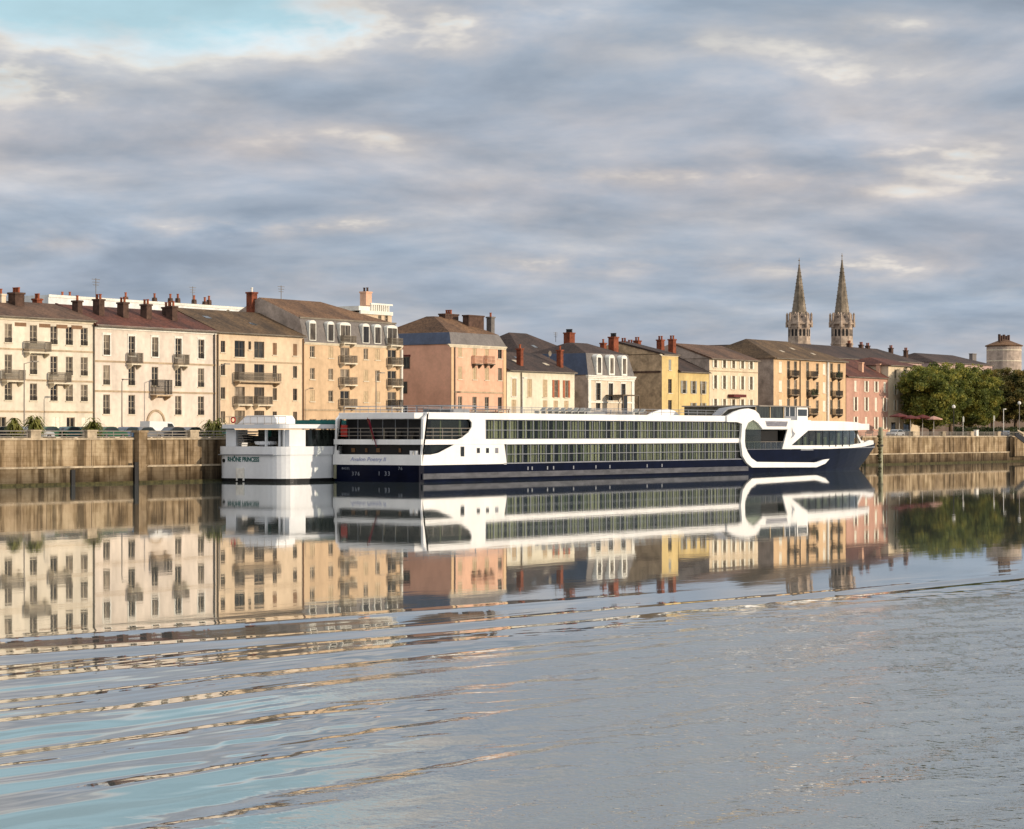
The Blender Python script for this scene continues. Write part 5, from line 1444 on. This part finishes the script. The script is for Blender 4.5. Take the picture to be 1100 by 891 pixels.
    h3 = math_('MULTIPLY', noise(.55, (.5, 1.4, 1), 3), .0021)
    h4 = math_('MULTIPLY', noise(.03, (.4, 2.2, 1), 2), .006)
    # at this flat angle only the facets leaning towards the near bank are seen: mean lean of the visible chop
    lean = math_('MULTIPLY', math_('MULTIPLY', math_('SUBTRACT', 150.0, pn), .022), chop)
    hh = math_('ADD', math_('ADD', math_('ADD', h1, h2), math_('ADD', h3, h4)), lean)
    bp = N.new('ShaderNodeBump'); bp.inputs['Strength'].default_value = 1; bp.inputs['Distance'].default_value = 1
    K.new(hh, bp.inputs['Height']); K.new(bp.outputs[0], b.inputs['Normal'])
    gl = N.new('ShaderNodeBsdfGlossy'); gl.inputs['Roughness'].default_value = .022; gl.inputs['Color'].default_value = (.97, .98, .98, 1); K.new(bp.outputs[0], gl.inputs['Normal'])
    mxs = N.new('ShaderNodeMixShader'); mxs.inputs[0].default_value = .26
    K.new(b.outputs[0], mxs.inputs[1]); K.new(gl.outputs[0], mxs.inputs[2]); K.new(mxs.outputs[0], N['Material Output'].inputs[0])
    me.materials.append(m)
river()

# ------------------------------------------------------------------ sky and sun
SUN_AZ = math.radians(-74)          # direction to the sun in the xy plane, measured from +x
SUN_EL = math.radians(11)
sd = Vector((math.cos(SUN_AZ) * math.cos(SUN_EL), math.sin(SUN_AZ) * math.cos(SUN_EL), math.sin(SUN_EL)))
ld = bpy.data.lights.new('sun', 'SUN'); ld.energy = 4.0; ld.angle = math.radians(.6); ld.color = (1, .84, .65)
lo = bpy.data.objects.new('sun', ld); COL.objects.link(lo); lo.rotation_euler = (-sd).to_track_quat('-Z', 'Y').to_euler()

def world():
    w = bpy.data.worlds.new('World'); scene.world = w; w.use_nodes = True
    t = w.node_tree; N, K = t.nodes, t.links
    bg = N['Background']; bg.inputs['Strength'].default_value = .1
    sky = N.new('ShaderNodeTexSky'); sky.sky_type = 'NISHITA'; sky.sun_disc = False
    sky.sun_elevation = SUN_EL; sky.sun_rotation = math.pi / 2 - SUN_AZ; sky.altitude = 200
    tc = N.new('ShaderNodeTexCoord'); sp = N.new('ShaderNodeSeparateXYZ'); K.new(tc.outputs['Generated'], sp.inputs[0])
    def mt(op, a, c=None, d=None, clamp=False):
        n = N.new('ShaderNodeMath'); n.operation = op; n.use_clamp = clamp
        for i, v in enumerate((a, c, d)):
            if v is None: continue
            if isinstance(v, (int, float)): n.inputs[i].default_value = v
            else: K.new(v, n.inputs[i])
        return n.outputs[0]
    X, Y, Z = sp.outputs
    rgt = mt('SUBTRACT', mt('MULTIPLY', X, SN), mt('MULTIPLY', Y, CS))
    fwd = mt('ADD', mt('MULTIPLY', X, CS), mt('MULTIPLY', Y, SN))
    zc = mt('MAXIMUM', Z, 0.0)
    dv = mt('ADD', zc, .2)
    u = mt('DIVIDE', rgt, dv); v = mt('DIVIDE', fwd, dv)
    def vec(a, c, d=0.0):
        n = N.new('ShaderNodeCombineXYZ'); 
        for i, q in enumerate((a, c, d)):
            if isinstance(q, (int, float)): n.inputs[i].default_value = q
            else: K.new(q, n.inputs[i])
        return n.outputs[0]
    def noise(vv, sc, det, rg, dist=0.0):
        n = N.new('ShaderNodeTexNoise'); n.inputs['Scale'].default_value = sc; n.inputs['Detail'].default_value = det; n.inputs['Roughness'].default_value = rg; n.inputs['Distortion'].default_value = dist
        K.new(vv, n.inputs['Vector']); return n.outputs[0]
    uv = vec(mt('MULTIPLY', u, .95), v, 3.7)
    n1 = noise(uv, 2.7, 6, .52, .25); n1b = noise(vec(mt('MULTIPLY', u, .95), mt('SUBTRACT', v, -.085), 3.7), 2.7, 6, .52, .25); n2 = noise(vec(mt('MULTIPLY', u, .9), v, 9.1), 1.2, 3, .5)
    n3 = noise(vec(mt('MULTIPLY', u, 1.1), v, 1.3), 7.5, 4, .55)
    def gauss(px, py, wx, wy, k):
        a0 = (px - 550) / F; e0 = (HZ - py) / F
        a = mt('DIVIDE', mt('SUBTRACT', mt('DIVIDE', rgt, mt('MAXIMUM', fwd, .05)), a0), wx / F)
        e = mt('DIVIDE', mt('SUBTRACT', mt('DIVIDE', Z, mt('MAXIMUM', fwd, .05)), e0), wy / F)
        s = mt('ADD', mt('MULTIPLY', a, a), mt('MULTIPLY', e, e))
        return mt('MULTIPLY', mt('POWER', 2.718, mt('MULTIPLY', s, -1.0)), k)
    f = mt('ADD', mt('MULTIPLY', n1, .62), mt('ADD', mt('MULTIPLY', n2, .38), mt('MULTIPLY', mt('SUBTRACT', n3, .5), .32)))
    bias = None
    brk = mt('MINIMUM', mt('ADD', mt('MULTIPLY', mt('SUBTRACT', n3, .35), 2.4), .2), .8)           # breaks the bright bands up
    for gz in ((120, -75, 275, 102, .80), (390, 28, 120, 20, .17), (560, 15, 130, 14, .2), (480, 45, 260, 26, .1), (20, 82, 75, 26, .22), (75, 105, 30, 12, .16),
               (900, 287, 110, 14, .30), (600, 285, 120, 12, .22), (240, 245, 130, 12, .26), (60, 262, 90, 8, .16), (370, 240, 60, 8, .2), (960, 165, 120, 8, .2), (880, 185, 190, 11, .13),
               (1085, 190, 50, 8, .26), (980, 205, 90, 8, .12), (800, 50, 190, 18, .10), (880, 82, 100, 12, .14), (970, 25, 60, 14, .16), (360, 150, 90, 14, .12), (670, 190, 120, 10, .14)):
        q = gauss(*gz)
        if gz[1] > 0: q = mt('MULTIPLY', q, brk)
        bias = q if bias is None else mt('ADD', bias, q)
    for gz in ((330, 110, 230, 34, -.06), (620, 110, 240, 40, -.05), (450, 325, 600, 24, -.04), (200, 180, 260, 30, -.03)):
        bias = mt('ADD', bias, gauss(*gz))
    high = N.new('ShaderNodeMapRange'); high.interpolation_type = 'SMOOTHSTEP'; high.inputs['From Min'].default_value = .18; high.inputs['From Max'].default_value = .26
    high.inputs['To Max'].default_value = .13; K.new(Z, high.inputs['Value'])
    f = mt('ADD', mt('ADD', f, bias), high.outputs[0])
    r = N.new('ShaderNodeValToRGB'); e = r.color_ramp.elements
    stops = [(.34, L((144, 157, 174))), (.46, L((157, 167, 181))), (.55, L((170, 174, 183))), (.63, L((184, 183, 186))), (.69, L((208, 203, 198))), (.76, L((204, 212, 216))), (.88, L((178, 209, 220)))]
    while len(e) < len(stops): e.new(.5)
    for i, (p, c) in enumerate(stops): e[i].position = p; e[i].color = (*c, 1)
    K.new(f, r.inputs[0])
    # slow drift between mauve and blue greys
    n4 = noise(vec(mt('MULTIPLY', u, .5), v, 21.0), 1.1, 3, .5)
    t4 = N.new('ShaderNodeValToRGB'); t4.color_ramp.elements[0].position = .38; t4.color_ramp.elements[1].position = .62
    t4.color_ramp.elements[0].color = (.95, 1.01, 1.03, 1); t4.color_ramp.elements[1].color = (1.05, 1.0, .97, 1)
    K.new(n4, t4.inputs[0])
    tm = N.new('ShaderNodeMix'); tm.data_type = 'RGBA'; tm.blend_type = 'MULTIPLY'; tm.inputs[0].default_value = 1; tm.clamp_result = False
    K.new(r.outputs[0], tm.inputs[6]); K.new(t4.outputs[0], tm.inputs[7])
    sc = N.new('ShaderNodeMix'); sc.data_type = 'RGBA'; sc.blend_type = 'MULTIPLY'; sc.inputs[0].default_value = 1
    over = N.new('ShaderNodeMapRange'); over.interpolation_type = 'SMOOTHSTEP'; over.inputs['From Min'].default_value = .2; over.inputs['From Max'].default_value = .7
    over.inputs['To Min'].default_value = 11.4; over.inputs['To Max'].default_value = 21; K.new(Z, over.inputs['Value'])  # sky out of view brightened, added fill for shaded walls and roofs
    painted_relief = mt('MULTIPLY_ADD', mt('SUBTRACT', n1, n1b), .95, 1.0)  # cloud light and shade embossed into the sky colour
    painted_relief = mt('MINIMUM', mt('MAXIMUM', painted_relief, .78), 1.3)
    K.new(tm.outputs[2], sc.inputs[6]); K.new(mt('MULTIPLY', over.outputs[0], painted_relief), sc.inputs[7]); sc.clamp_result = False
    # clear gaps take part of their colour from the physical sky
    gap = N.new('ShaderNodeMapRange'); gap.inputs['From Min'].default_value = .78; gap.inputs['From Max'].default_value = .9; gap.inputs['To Max'].default_value = .25
    K.new(f, gap.inputs['Value'])
    mx = N.new('ShaderNodeMix'); mx.data_type = 'RGBA'; K.new(gap.outputs[0], mx.inputs[0]); K.new(sc.outputs[2], mx.inputs[6])
    sk = N.new('ShaderNodeMix'); sk.data_type = 'RGBA'; sk.blend_type = 'MULTIPLY'; sk.inputs[0].default_value = 1; sk.inputs[7].default_value = (1.6, 1.6, 1.6, 1)
    K.new(sky.outputs[0], sk.inputs[6]); K.new(sk.outputs[2], mx.inputs[7])
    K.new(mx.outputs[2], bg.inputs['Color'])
world()

# ------------------------------------------------------------------ camera
cam = bpy.data.cameras.new('camera'); co = bpy.data.objects.new('camera', cam); COL.objects.link(co)
cam.sensor_width = 36; cam.lens = F / 1100 * 36; cam.shift_y = (HZ - 445.5) / 1100; cam.clip_end = 20000; cam.clip_start = .5
co.location = (CX, CY, CZ); co.rotation_euler = Vector((CS, SN, 0)).to_track_quat('-Z', 'Y').to_euler()
scene.camera = co
scene.view_settings.view_transform = 'Standard'; scene.view_settings.look = 'None'; scene.view_settings.exposure = 0
scene.render.engine = 'CYCLES'
scene.cycles.max_bounces = 8; scene.cycles.transparent_max_bounces = 12; scene.cycles.use_denoising = True
